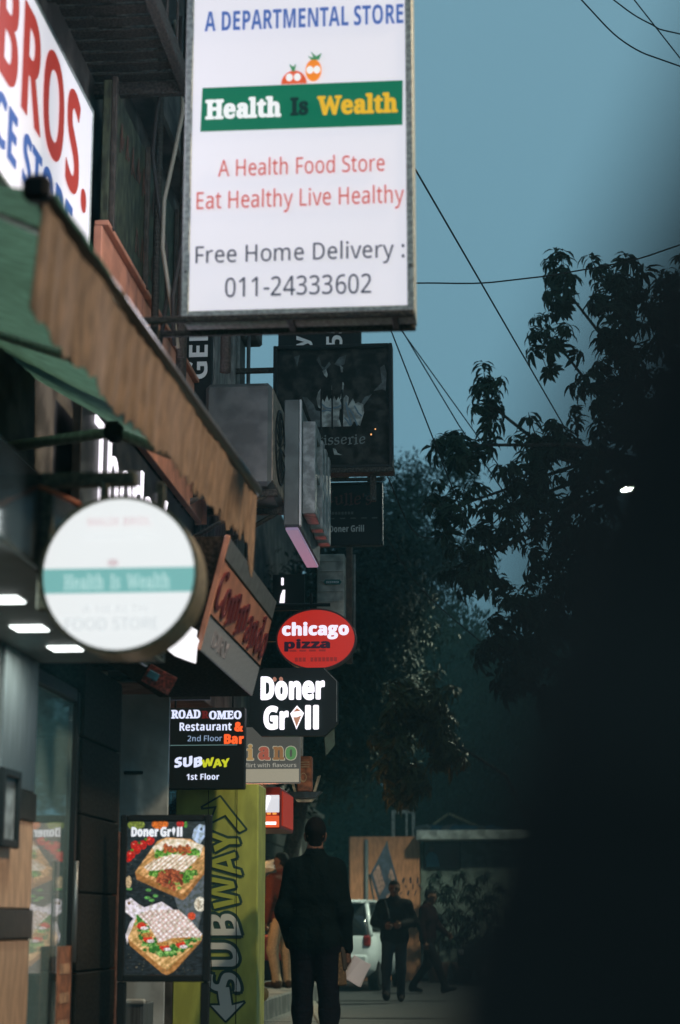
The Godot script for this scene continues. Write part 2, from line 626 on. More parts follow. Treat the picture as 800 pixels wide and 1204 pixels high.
# trunk path, crown lobes [centre, radii], meshes for twig ends; those in front become parts, the rest one mass
func tree(called, label, group, path: Array, r0: float, lobes: Array, kinds: Array, count: int, singles: int, lm: Material, scale0 := 0.8, scale1 := 1.25, gap := Vector3(0, -99, 0)) -> Node3D:
	var base: Vector3 = path[0]
	var t := thing(called, label, "tree", base, 0.0, group)
	var bark := mat("bark", Color(0.05, 0.042, 0.035), 0.95, 0.0, "mid", 0.45, 2.0, 1.2)
	var rel := []
	for p in path:
		rel.append(p - base)
	var st := SurfaceTool.new()
	st.begin(Mesh.PRIMITIVE_TRIANGLES)
	st.set_smooth_group(0)
	add_tube(st, rel, r0, r0 * 0.45, 10)
	var total := 0.0
	for L in lobes:
		total += L[1].x * L[1].y + L[1].y * L[1].z + L[1].x * L[1].z
	var twigs := begin()
	var spots := []
	for L in lobes:
		var c: Vector3 = L[0] - base
		# limb from the nearest higher part of the trunk
		var from: Vector3 = rel[-1]
		for q in rel:
			if q.y < c.y and q.distance_to(c) < from.distance_to(c):
				from = q
		var bend := (from + c) / 2.0 + Vector3(rng.randfn(), rng.randfn() * 0.4, rng.randfn()) * 0.12 * from.distance_to(c)
		add_tube(st, [from, bend.lerp(from, 0.4), bend, c], r0 * 0.2, r0 * 0.06, 6)
		var n := int(count * (L[1].x * L[1].y + L[1].y * L[1].z + L[1].x * L[1].z) / total)
		for i in n:
			var u := Vector3(rng.randfn(), rng.randfn(), rng.randfn()).normalized()
			var rr := pow(rng.randf(), 0.42) * rng.randf_range(0.88, 1.12)
			var p := c + u * Vector3(L[1]) * rr
			if Vector2(p.x + base.x - gap.x, p.y + base.y - gap.y).length() < gap.z:
				continue
			spots.append([p, u])
			if i % 3 == 0:
				var m := (c + p) / 2.0 + Vector3(rng.randfn(), rng.randfn(), rng.randfn()) * 0.06
				add_tube(twigs, [c.lerp(p, 0.1), m, p], r0 * 0.05, 0.004, 4)
	st.index()
	obj(t, "trunk", done(st), bark)
	stuff(obj(t, "twigs", done(twigs), bark))
	spots.sort_custom(func(a, b): return a[0].z > b[0].z)
	var xf := []
	for s in spots:
		var u: Vector3 = s[1]
		var ax := (Vector3.UP + u * 0.8).normalized()
		var b := Basis(Quaternion(Vector3.UP, ax)) * Basis(Vector3.UP, rng.randf() * TAU)
		xf.append(Transform3D(b.scaled(Vector3.ONE * rng.randf_range(scale0, scale1)), s[0]))
	for i in mini(singles, xf.size()):
		var o := obj(t, "leaf_cluster", kinds[i % kinds.size()], lm)
		o.transform = xf[i]
	for k in kinds.size():
		var mine := []
		for i in range(singles, xf.size()):
			if i % kinds.size() == k:
				mine.append(xf[i])
		if mine.is_empty():
			continue
		var mm := MultiMesh.new()
		mm.transform_format = MultiMesh.TRANSFORM_3D
		mm.mesh = kinds[k]
		mm.instance_count = mine.size()
		for i in mine.size():
			mm.set_instance_transform(i, mine[i])
		var mi := MultiMeshInstance3D.new()
		mi.name = "crown"
		mi.multimesh = mm
		mi.material_override = lm
		t.add_child(mi, true)
		stuff(mi)
	return t

# ---------------------------------------------------------------- the print on the backlit food poster
var mottle_noise: FastNoiseLite

func mottle(x: float, y: float, much: float) -> float:
	if mottle_noise == null:
		mottle_noise = FastNoiseLite.new()
		mottle_noise.seed = 5
		mottle_noise.frequency = 0.05
		mottle_noise.fractal_octaves = 4
	return 1.0 + much * mottle_noise.get_noise_2d(x, y) * 1.6

func blob(im: Image, c: Vector2, rx: float, ry: float, col: Color, vary := 0.12) -> void:
	for y in range(maxi(0, int(c.y - ry)), mini(im.get_height(), int(c.y + ry) + 1)):
		for x in range(maxi(0, int(c.x - rx)), mini(im.get_width(), int(c.x + rx) + 1)):
			var e := Vector2((x - c.x) / rx, (y - c.y) / ry).length()
			if e < 1.0:
				var k := (1.0 + vary * (rng.randf() - 0.5)) * mottle(x * 2.0, y * 2.0, 0.4)
				im.set_pixel(x, y, Color(col.r * k, col.g * k, col.b * k))

func patch(im: Image, pts: Array, col: Color, vary := 0.08, hatch := 0.0, hatch_col := Color.BLACK, cross := false, grain := false) -> void:
	var poly := PackedVector2Array()
	var lo := Vector2(1e9, 1e9)
	var hi := -lo
	for p in pts:
		var q := Vector2((p[0] - 83) / 429.0 * 300.0, (p[1] - 108) / 837.0 * 585.0)
		poly.append(q)
		lo = lo.min(q)
		hi = hi.max(q)
	for y in range(maxi(0, int(lo.y)), mini(585, int(hi.y) + 1)):
		for x in range(maxi(0, int(lo.x)), mini(300, int(hi.x) + 1)):
			if not Geometry2D.is_point_in_polygon(Vector2(x, y), poly):
				continue
			var k := (1.0 + vary * (rng.randf() - 0.5)) * mottle(x, y, 0.22)
			if grain:
				k *= mottle((x * 0.8 - y * 0.6) * 0.12, (x * 0.6 + y * 0.8) * 1.6, 0.28)
			var c := Color(col.r * k, col.g * k, col.b * k * lerpf(1.0, k, 0.5))
			if hatch > 0.0 and (fmod(x * 0.75 + y * 0.9 + 1000.0, hatch) < 4.2 or (cross and fmod(x * 0.8 - y * 0.7 + 1000.0, hatch) < 3.6)):
				c = hatch_col * k
			im.set_pixel(x, y, c)

func dot(im, x, y, rx, ry, col, vary := 0.15) -> void:
	blob(im, Vector2((x - 83) / 429.0 * 300.0, (y - 108) / 837.0 * 585.0), rx * 0.7, ry * 0.7, col, vary)

func food_print() -> ImageTexture:
	var im := Image.create(300, 585, false, Image.FORMAT_RGB8)
	for y in 585:
		for x in 300:
			var k := (0.12 + 0.03 * rng.randf()) * mottle(x * 0.6, y * 2.0, 0.5)
			im.set_pixel(x, y, Color(k * 0.9, k * 1.1, k * 1.2))
	patch(im, [[330, 470], [512, 400], [512, 560], [480, 700], [380, 620]], Color(0.34, 0.37, 0.38), 0.2)
	dot(im, 130, 125, 48, 28, Color(0.45, 0.5, 0.2))
	dot(im, 262, 122, 46, 28, Color(0.85, 0.42, 0.12))
	dot(im, 375, 122, 22, 18, Color(0.7, 0.12, 0.1))
	dot(im, 404, 125, 10, 18, Color(0.3, 0.55, 0.2))
	for p in [[90, 305], [105, 290], [135, 262], [125, 238], [168, 236], [210, 213]]:
		dot(im, p[0], p[1], 23, 25, Color(0.72, 0.1, 0.07))
		dot(im, p[0] - 6, p[1] - 8, 6, 5, Color(0.9, 0.5, 0.42))
	for p in [[110, 265], [150, 225], [185, 205]]:
		dot(im, p[0], p[1], 10, 7, Color(0.3, 0.45, 0.12))
	patch(im, [[440, 200], [450, 150], [480, 122], [510, 130], [512, 190], [480, 240]], Color(0.68, 0.76, 0.86))
	dot(im, 490, 150, 7, 9, Color(0.1, 0.12, 0.14))
	patch(im, [[130, 385], [250, 215], [300, 195], [430, 205], [512, 250], [512, 390], [415, 520], [395, 538], [140, 425]], Color(0.8, 0.6, 0.37), 0.08, 0.0, Color.BLACK, false, true)
	patch(im, [[130, 388], [395, 508], [512, 380], [512, 395], [412, 528], [395, 540], [140, 428]], Color(0.62, 0.42, 0.22), 0.1)
	patch(im, [[222, 250], [290, 206], [390, 204], [505, 240], [485, 300], [300, 322], [240, 290]], Color(0.93, 0.86, 0.76))
	for i in 120:
		var a := rng.randf()
		dot(im, 245 + a * 235, 288 - 18 * sin(a * PI) + rng.randfn() * 9, 11, 8, Color(0.3, 0.52, 0.16) if rng.randf() < 0.65 else Color(0.5, 0.7, 0.3), 0.4)
	for i in 45:
		dot(im, 290 + rng.randf() * 140, 262 + rng.randfn() * 10, 10, 9, Color(0.55, 0.27, 0.13).lerp(Color(0.72, 0.38, 0.2), rng.randf()), 0.3)
	for i in 170:
		var a := rng.randf()
		dot(im, 215 + a * 250, 385 + 60 * sin(a * 3.0) * rng.randf() + rng.randfn() * 14, 12, 9, Color(0.28, 0.48, 0.16) if rng.randf() < 0.65 else Color(0.48, 0.66, 0.3), 0.4)
	for i in 90:
		dot(im, 255 + rng.randf() * 135, 410 + rng.randfn() * 26, 10, 13, Color(0.4, 0.17, 0.1).lerp(Color(0.68, 0.36, 0.22), rng.randf()), 0.3)
	patch(im, [[178, 360], [235, 318], [330, 298], [478, 296], [455, 330], [398, 388], [330, 365], [240, 378], [200, 378]], Color(0.94, 0.88, 0.8), 0.05, 15.0, Color(0.74, 0.56, 0.44))
	for p in [[205, 485], [225, 540], [200, 527], [245, 516], [100, 478]]:
		dot(im, p[0], p[1], 15, 8, Color(0.35, 0.6, 0.3))
	dot(im, 490, 562, 32, 40, Color(0.88, 0.84, 0.76))
	dot(im, 482, 565, 8, 30, Color(0.7, 0.64, 0.55))
	dot(im, 445, 626, 21, 20, Color(0.82, 0.3, 0.17))
	dot(im, 95, 440, 16, 34, Color(0.75, 0.65, 0.5))
	patch(im, [[83, 540], [110, 528], [150, 560], [185, 580], [280, 548], [330, 580], [420, 660], [150, 640], [112, 735], [95, 780], [86, 730], [110, 660], [128, 640], [83, 605]], Color(0.9, 0.86, 0.9))
	dot(im, 100, 556, 8, 9, Color(0.45, 0.3, 0.15))
	patch(im, [[98, 745], [140, 640], [240, 600], [505, 730], [498, 765], [355, 925], [318, 945], [290, 935], [110, 785]], Color(0.83, 0.66, 0.42), 0.08, 0.0, Color.BLACK, false, true)
	patch(im, [[98, 748], [290, 905], [320, 915], [500, 745], [498, 765], [355, 925], [318, 945], [290, 935], [110, 785]], Color(0.66, 0.46, 0.25), 0.1)
	for i in 330:
		var a := rng.randf()
		var p := Vector2(165, 640).bezier_interpolate(Vector2(185, 780), Vector2(280, 900), Vector2(460, 745), a)
		dot(im, p.x + rng.randfn() * 13, p.y + rng.randfn() * 14 - 4, 11, 9, Color(0.2, 0.42, 0.16) if rng.randf() < 0.6 else Color(0.5, 0.68, 0.36), 0.5)
	for p in [[172, 680], [208, 750], [300, 795], [388, 780]]:
		dot(im, p[0], p[1], 26, 20, Color(0.8, 0.22, 0.14))
		dot(im, p[0] + 16, p[1] + 12, 22, 9, Color(0.9, 0.83, 0.84))
	for p in [[205, 735], [290, 782], [370, 765], [410, 745]]:
		dot(im, p[0], p[1] - 6, 34, 13, Color(0.7, 0.5, 0.25), 0.4)
	patch(im, [[150, 620], [200, 596], [300, 592], [372, 592], [440, 650], [503, 722], [495, 745], [430, 740], [340, 745], [268, 772], [245, 730], [205, 670]], Color(0.94, 0.89, 0.87), 0.04, 17.0, Color(0.78, 0.62, 0.58), true)
	for i in 260:
		dot(im, rng.randf_range(90, 505), rng.randf_range(240, 930), rng.randf_range(1, 4), rng.randf_range(1, 3), Color(0.55, 0.5, 0.4).lerp(Color(0.15, 0.2, 0.12), rng.randf()), 0.3)
	return ImageTexture.create_from_image(im)

# ---------------------------------------------------------------- builders
func lit_box(parent, w: float, h: float, depth: float, face: Material, rim: Material, t := 0.025) -> void:
	# an open frame round a lit face, front at z = 0
	bx(parent, "face", face, Vector3(0, 0, -0.012), Vector3(w - 2 * t, h - 2 * t, 0.012), 0.001)
	bx(parent, "housing", rim, Vector3(0, 0, -depth / 2 - 0.02), Vector3(w - 0.004, h - 0.004, depth - 0.04), 0.004)
	for s in [-1, 1]:
		bx(parent, "frame", rim, Vector3(s * (w - t) / 2, 0, -depth / 2), Vector3(t, h, depth), 0.004)
		bx(parent, "frame", rim, Vector3(0, s * (h - t) / 2, -depth / 2 + 0.001), Vector3(w - 2 * t, t, depth - 0.002), 0.004)

func car(called, label, at: Vector3, turn: float, paint: Material, lamp: Material) -> void:
	var t := thing(called, label, "car", at, turn)
	var glass := mat("car glass", Color(0.01, 0.012, 0.014), 0.08, 0.0, "")
	var rubber := mat("tyre rubber", Color(0.012, 0.012, 0.012), 0.9)
	var alloy := mat("alloy", Color(0.3, 0.3, 0.31), 0.35, 0.9)
	# rear at z = 0 (towards +z), nose at z = -3.6; rows: z, floor, waist, half width
	var rows := [[0.0, 0.42, 0.92, 0.66], [-0.06, 0.32, 0.98, 0.75], [-0.5, 0.24, 1.0, 0.8], [-1.8, 0.22, 0.97, 0.82], [-2.7, 0.24, 0.93, 0.81], [-3.3, 0.28, 0.82, 0.76], [-3.6, 0.36, 0.66, 0.6]]
	var st := SurfaceTool.new()
	st.begin(Mesh.PRIMITIVE_TRIANGLES)
	st.set_smooth_group(0)
	_loft(st, rows, [[0.0, 0.82], [0.12, 0.97], [0.5, 1.0], [0.85, 0.97], [1.0, 0.88]])
	st.index()
	obj(t, "body", done(st), paint)
	var cab := [[-0.03, 0.93, 0.98, 0.62], [-0.28, 0.93, 1.47, 0.6], [-0.6, 0.93, 1.53, 0.61], [-1.5, 0.93, 1.55, 0.61], [-2.0, 0.93, 1.5, 0.6], [-2.75, 0.9, 0.94, 0.66]]
	var sg := SurfaceTool.new()
	sg.begin(Mesh.PRIMITIVE_TRIANGLES)
	sg.set_smooth_group(0)
	_loft(sg, cab, [[0.0, 1.16], [0.5, 1.08], [0.9, 1.0], [1.0, 0.9]])
	sg.index()
	obj(t, "cabin_glass", done(sg), glass)
	bx(t, "roof", paint, Vector3(0, 1.55, -1.2), Vector3(1.14, 0.05, 1.7), 0.02)
	bx(t, "spoiler", paint, Vector3(0, 1.53, -0.27), Vector3(1.1, 0.05, 0.24), 0.02)
	for s in [-1, 1]:
		tube(t, "pillar", paint, [Vector3(s * 0.72, 0.95, -0.06), Vector3(s * 0.6, 1.5, -0.3)], 0.05, 0.045, 6)
		tube(t, "pillar", paint, [Vector3(s * 0.74, 0.94, -2.7), Vector3(s * 0.58, 1.52, -2.02)], 0.035, 0.035, 6)
		bx(t, "tail_light", lamp, Vector3(s * 0.66, 0.86, -0.045), Vector3(0.14, 0.2, 0.12), 0.03)
		bx(t, "headlight", alloy, Vector3(s * 0.56, 0.62, -3.52), Vector3(0.24, 0.12, 0.12), 0.03)
		bx(t, "mirror", paint, Vector3(s * 0.9, 1.0, -2.3), Vector3(0.16, 0.1, 0.1), 0.03)
		for z in [-0.62, -2.95]:
			var w := obj(t, "wheel", null, rubber, Vector3(s * 0.7, 0.29, z))
			var cy := CylinderMesh.new()
			cy.top_radius = 0.29
			cy.bottom_radius = 0.29
			cy.height = 0.18
			cy.radial_segments = 24
			w.mesh = cy
			w.rotation.z = PI / 2
			var rim := CylinderMesh.new()
			rim.top_radius = 0.18
			rim.bottom_radius = 0.18
			rim.height = 0.2
			rim.radial_segments = 16
			obj(w, "rim", rim, alloy)
	bx(t, "bumper", paint, Vector3(0, 0.5, -0.02), Vector3(1.36, 0.26, 0.12), 0.05)
	bx(t, "number_plate", mat("plate blue", Color(0.35, 0.5, 0.55), 0.5), Vector3(0, 0.75, 0.012), Vector3(0.42, 0.12, 0.02), 0.004)
	bx(t, "door_handle", mat("black trim", Color(0.015, 0.015, 0.015), 0.6), Vector3(0.3, 0.62, 0.03), Vector3(0.16, 0.04, 0.03), 0.008)

func _loft(st: SurfaceTool, rows: Array, prof: Array) -> void:
	var rings := []
	for r in rows:
		var ring := []
		for s in [1.0, -1.0]:
			var pr := prof.duplicate()
			if s < 0:
				pr.reverse()
			for p in pr:
				ring.append(Vector3(s * r[3] * p[1], lerpf(r[1], r[2], p[0]), r[0]))
		rings.append(ring)
	var n: int = rings[0].size()
	for i in rings.size() - 1:
		var mid := Vector3(0, (rows[i][1] + rows[i][2]) / 2.0, (rows[i][0] + rows[i + 1][0]) / 2.0)
		for k in n:
			var k2 := (k + 1) % n
			tri(st, rings[i][k], rings[i][k2], rings[i + 1][k2], mid)
			tri(st, rings[i][k], rings[i + 1][k2], rings[i + 1][k], mid)
	for e in [[0, 1], [rings.size() - 1, rings.size() - 2]]:
		for k in n - 2:
			tri(st, rings[e[0]][0], rings[e[0]][k + 1], rings[e[0]][k + 2], Vector3(0, 0.8, rows[e[1]][0]))

func cable(label: String, pts: Array, r: float, sag := 0.0) -> void:
	var p := []
	if pts.size() == 2:
		for i in 17:
			var u := i / 16.0
			p.append(pts[0].lerp(pts[1], u) + Vector3.DOWN * sag * 4.0 * u * (1.0 - u))
	else:
		var c := Curve3D.new()
		for i in pts.size():
			var tan: Vector3 = (pts[mini(i + 1, pts.size() - 1)] - pts[maxi(i - 1, 0)]) / 6.0
			c.add_point(pts[i], -tan, tan)
		p = Array(c.tessellate(4, 2.0))
	tag(tube(self, "overhead_cable", mat("cable", Color(0.012, 0.013, 0.014), 0.7, 0.0, ""), p, r, r, 5), label, "cable", "cables strung over the street")

func _ready() -> void:
	rng.seed = 20
	# ------------------------------------------------ camera, sky, sun, exposure
	var cam := Camera3D.new()
	cam.name = "camera"
	add_child(cam)
	cam.position = Vector3(0, 1.03, 0)
	cam.rotation_degrees = Vector3(12.46, 5.07, 0)
	var look := CameraAttributesPhysical.new()
	look.frustum_focal_length = 43.85
	look.frustum_near = 0.05
	look.frustum_far = 900.0
	look.frustum_focus_distance = 14.5
	look.exposure_aperture = 1.25
	cam.attributes = look
	cam.current = true
	var env := Environment.new()
	var sm := ProceduralSkyMaterial.new()
	sm.sky_top_color = Color(0.195, 0.365, 0.46).linear_to_srgb()
	sm.sky_horizon_color = Color(0.125, 0.28, 0.365).linear_to_srgb()
	sm.sky_curve = 0.35
	sm.ground_bottom_color = Color(0.015, 0.025, 0.03).linear_to_srgb()
	sm.ground_horizon_color = Color(0.05, 0.09, 0.11).linear_to_srgb()
	sm.sun_angle_max = 1.0
	var sky := Sky.new()
	sky.sky_material = sm
	env.background_mode = Environment.BG_SKY
	env.sky = sky
	env.background_energy_multiplier = 1.0
	env.tonemap_mode = Environment.TONE_MAPPER_LINEAR
	env.tonemap_exposure = 1.0
	env.fog_enabled = true
	env.fog_density = 0.0015
	env.fog_light_color = Color(0.55, 0.92, 1.0)
	env.sdfgi_enabled = true
	env.ssao_enabled = true
	env.ssil_enabled = true
	var we := WorldEnvironment.new()
	we.name = "world"
	we.environment = env
	add_child(we)
	var sun := DirectionalLight3D.new()
	sun.name = "afterglow"
	sun.light_color = Color(0.75, 0.88, 1.0)
	sun.light_energy = 0.02
	sun.light_angular_distance = 40.0
	sun.shadow_enabled = true
	sun.rotation_degrees = Vector3(-55, 120, 0)
	add_child(sun)

	setting()
	building()
	shopfront()
	awning_and_boards()
	near_signs()
	far_signs()
	street_end()
	people()
	greenery()
	cables()

# where the pavement ends and the road begins
func edge(d: float) -> float:
	return -0.92 - 0.13 * (d - 13.0)

func setting() -> void:
	var asphalt := mat("asphalt", Color(0.048, 0.05, 0.051), 0.75, 0.0, "fine", 0.55, 1.2, 0.4)
	var g := PlaneMesh.new()
	g.size = Vector2(900, 900)
	struct(obj(self, "ground", g, mat("earth", Color(0.05, 0.045, 0.04), 0.95), V(0, -0.16, 200)))
	struct(prism(self, "road", asphalt, [Vector2(edge(-4) - 0.02, 4), Vector2(edge(39) - 0.02, -39), Vector2(-30, -39.2), Vector2(-30, -60), Vector2(40, -60), Vector2(40, 4)].map(func(p): return Vector2(p.x, -p.y)), 0.05, Vector3(0, -0.1, 0), Vector3(-PI / 2, 0, 0)))
	# oil stains and patched strips of tar on the road
	var tar := mat("tar", Color(0.02, 0.02, 0.021), 0.6)
	for s in [[24.0, -1.75, 1.0, 0.16], [21.2, -1.6, 0.7, 0.2], [29.5, -2.2, 1.4, 0.25], [19.5, -0.9, 0.6, 0.2]]:
		var pts := []
		for i in 14:
			var a := TAU * i / 14
			pts.append(Vector2(s[1] + cos(a) * s[2] * rng.randf_range(0.7, 1.1), s[0] + sin(a) * s[3] * rng.randf_range(0.7, 1.1)))
		var o := prism(self, "tar_patch", tar, pts, 0.003, Vector3(0, -0.096, 0), Vector3(-PI / 2, 0, 0))
		o.name = numbered("tar_patch")
		struct(o)
	# pavement bed, slabs and kerb stones
	var pv := thing("pavement", "", "")
	for k in ["label", "category"]:
		pv.remove_meta(k)
	struct(pv)
	prism(pv, "bed", mat("mortar", Color(0.07, 0.066, 0.06), 0.95), [Vector2(-9, -4), Vector2(edge(-4) - 0.15, -4), Vector2(edge(39) - 0.15, 39), Vector2(-9, 39)], 0.14, Vector3(0, -0.02, 0), Vector3(-PI / 2, 0, 0))
	var tones := []
	for i in 4:
		var c: float = [0.15, 0.18, 0.2, 0.165][i]
		tones.append(mat("paving slab tone %d" % i, Color(c, c * 0.95, c * 0.85), 0.8, 0.0, "fine", 0.6, 1.3, 0.15))
	var along := Vector2(-0.13, 1.0).normalized()
	for j in 46:
		var d := 9.0 + j * 0.62
		for i in 4:
			var x := edge(d) - 0.15 - 0.31 - i * 0.62
			var o := bx(pv, "paving_slab", tones[(i * 7 + j * 3 + (j * j) % 5) % 4], V(x, -0.028 + 0.003 * rng.randf(), d), Vector3(0.606, 0.05, 0.606), 0.006, Vector3(rng.randf_range(-1, 1) * 0.006, 0.13, 0))
			o.position.y += 0.0
	var kerb := mat("kerb stone", Color(0.3, 0.28, 0.23), 0.85, 0.0, "fine", 0.6, 1.6, 0.2)
	for j in 42:
		var d := -2.0 + j * 0.98
		bx(pv, "kerb_stone", kerb, V(edge(d) - 0.075, -0.07, d), Vector3(0.15, 0.16, 0.965), 0.015, Vector3(0, 0.13, 0))
	# raised plinth along the shops farther down
	struct(ext(self, "plinth", mat("plinth concrete", Color(0.14, 0.135, 0.12), 0.85, 0.0, "patch", 0.6, 0.8, 0.2), -7.0, -2.72, -0.03, 0.23, 20.2, 30.0, 0.02))

func building() -> void:
	var t := thing("shop_building", "dark plastered shop building behind the lit signs and boards", "building", Vector3.ZERO)
	var plaster := mat("dark plaster", Color(0.09, 0.085, 0.075), 0.9, 0.0, "patch", 0.5, 0.7, 0.3)
	var grey := streaky("grey pilaster paint", Color(0.2, 0.21, 0.2), 0.8, 4.0, 0.6, 4.0, 0.6)
	ext(t, "upper_wall", plaster, -9.0, -2.36, 2.75, 9.5, 3.0, 16.6)
	ext(t, "parapet", plaster, -9.0, -2.28, 9.5, 9.9, 3.0, 16.7, 0.03)
	ext(t, "floor_slab", plaster, -9.0, -2.2, 6.3, 6.5, 3.0, 16.6, 0.02)
	ext(t, "back_wall", plaster, -9.0, -8.8, 0.0, 2.75, 3.0, 16.6)
	ext(t, "end_wall", plaster, -9.0, -2.4, 0.0, 2.75, 16.3, 16.6)
	ext(t, "near_end_wall", plaster, -9.0, -2.2, 0.0, 2.75, 3.0, 3.3)
	ext(t, "ground_floor_wall", plaster, -2.5, -2.22, 0.0, 2.75, 3.3, 8.05)
	# pilaster of several steps, with raw edges where its render has come away
	for s in [[-2.36, -2.2, 13.9, 14.5], [-2.36, -2.24, 14.5, 14.75], [-2.36, -2.19, 14.75, 14.85]]:
		ext(t, "pilaster", grey, s[0], s[1], 3.6, 6.3, s[2], s[3], 0.012)
	var raw := mat("bare brick dust", Color(0.3, 0.17, 0.09), 0.95, 0.0, "fine", 0.4, 3.0, 0.4)
	for s in [[14.95, 0.05], [15.75, 0.06]]:
		var pts := [Vector2(0, 0)]
		for i in 18:
			pts.append(Vector2(s[1] + rng.randf_range(-0.025, 0.03), i * 0.15))
		pts.append(Vector2(0, 17 * 0.15))
		var o := prism(t, "broken_render", raw, pts, 0.05, V(-2.3, 3.7, s[0]), Vector3(0, PI / 2, 0))
	for s in [15.15, 15.45, 16.1]:
		tube(t, "drainpipe", mat("pipe paint", Color(0.22, 0.23, 0.22), 0.6), [V(-2.26, 3.2, s), V(-2.26, 6.3, s)], 0.028 if s < 15.3 else 0.018)
	# dark shuttered window on the first floor
	var win := obj(t, "window", box_mesh(Vector3(0.05, 1.3, 0.9), 0.01), mat("shutter", Color(0.03, 0.032, 0.03), 0.7), V(-2.35, 5.4, 12.6))
	for i in 6:
		bx(win, "slat", mat("shutter", Color(0.03, 0.032, 0.03), 0.7), Vector3(0.03, -0.5 + i * 0.2, 0), Vector3(0.03, 0.15, 0.84), 0.008, Vector3(0, 0, 0.3))

	# green hoarding above the fascia
	var hg := thing("green_hoarding", "dull green hoarding with faded red lettering above the salmon board", "hoarding", V(-2.19, 0, 9.9), PI / 2)
	bx(hg, "board", streaky("olive board", Color(0.06, 0.075, 0.04), 0.7, 2.0, 0.7, 2.0, 0.55), Vector3(1.0, 5.35, -0.03), Vector3(2.1, 0.9, 0.05), 0.006)
	var faded := mat("faded red print", Color(0.11, 0.05, 0.035), 0.8)
	for i in 9:   # what is left of two lines of worn brush lettering
		var x: float = 0.2 + 0.17 * i
		stroke(hg, faded, [Vector2(x, 5.46 + 0.03 * (i % 2)), Vector2(x + 0.03, 5.64), Vector2(x + 0.06, 5.5), Vector2(x + 0.1, 5.58 - 0.05 * (i % 3))], 0.016, 0.0, 0.003, "worn_stroke")
		if i > 2 and i < 8:
			stroke(hg, faded, [Vector2(x, 5.03), Vector2(x + 0.02, 5.18), Vector2(x + 0.07, 5.12), Vector2(x + 0.09, 5.03)], 0.014, 0.0, 0.003, "worn_stroke")
	for x in [-0.03, 0.98, 2.03]:
		bx(hg, "batten", mat("old timber", Color(0.06, 0.05, 0.04), 0.9), Vector3(x, 5.35, 0.012), Vector3(0.04, 0.94, 0.03), 0.004)

	# steel balcony cage with a slatted floor, over the provision sign
	var b := thing("balcony_cage", "rusty balcony cage with a slatted floor jutting over the white shop sign", "balcony", Vector3.ZERO)
	var rust := mat("rusty steel", Color(0.055, 0.05, 0.042), 0.75, 0.3, "fine", 0.4, 3.0, 0.2)
	for x in [-2.62, -1.84]:
		ext(b, "beam", rust, x, x + 0.06, 5.82, 5.92, 6.5, 10.2, 0.006)
	for d in [6.55, 7.75, 8.95, 10.15]:
		ext(b, "cross_beam", rust, -2.56, -1.84, 5.83, 5.91, d - 0.03, d + 0.03, 0.004)
	for i in 26:
		ext(b, "floor_slat", rust, -2.54, -1.86, 5.925, 5.94, 6.6 + i * 0.138, 6.6 + i * 0.138 + 0.1, 0.003)
	for i in 12:
		tube(b, "baluster", rust, [V(-1.81, 5.93, 6.6 + i * 0.32), V(-1.81, 6.85, 6.6 + i * 0.32)], 0.009, -1, 6)
	ext(b, "rail", rust, -1.83, -1.79, 6.85, 6.89, 6.5, 10.2, 0.004)

	# tall steel uprights and bundled service cables beside the projecting sign
	for i in 4:
		var x: float = [-2.12, -2.02, -1.9, -1.78][i]
		var d: float = [10.9, 11.3, 10.6, 11.6][i]
		var c := tube(self, "steel_upright", rust, [V(x, 3.95 + 0.2 * i, d), V(x + 0.01, 6.9, d)], 0.035 if i % 2 else 0.024, -1, 8)
		tag(c, "dark steel upright standing between the salmon board and the projecting sign", "pole", "uprights behind the projecting sign")
	for i in 3:
		var x: float = [-2.0, -1.93, -1.86][i]
		var pts := []
		for k in 8:
			pts.append(V(x + 0.05 * sin(k * 1.1 + i * 2), 4.35 + k * 0.3, 10.4 + 0.05 * cos(k * 0.9 + i)))
		tag(tube(self, "service_cable", mat("pale cable" if i == 1 else "black cable", Color(0.14, 0.14, 0.11) if i == 1 else Color(0.02, 0.02, 0.02), 0.6, 0.0, ""), pts, 0.014, -1, 6), ["black service cable hanging against the steel uprights", "pale service cable looping down beside the projecting sign", "slack black service cable next to the pale one"][i], "cable")

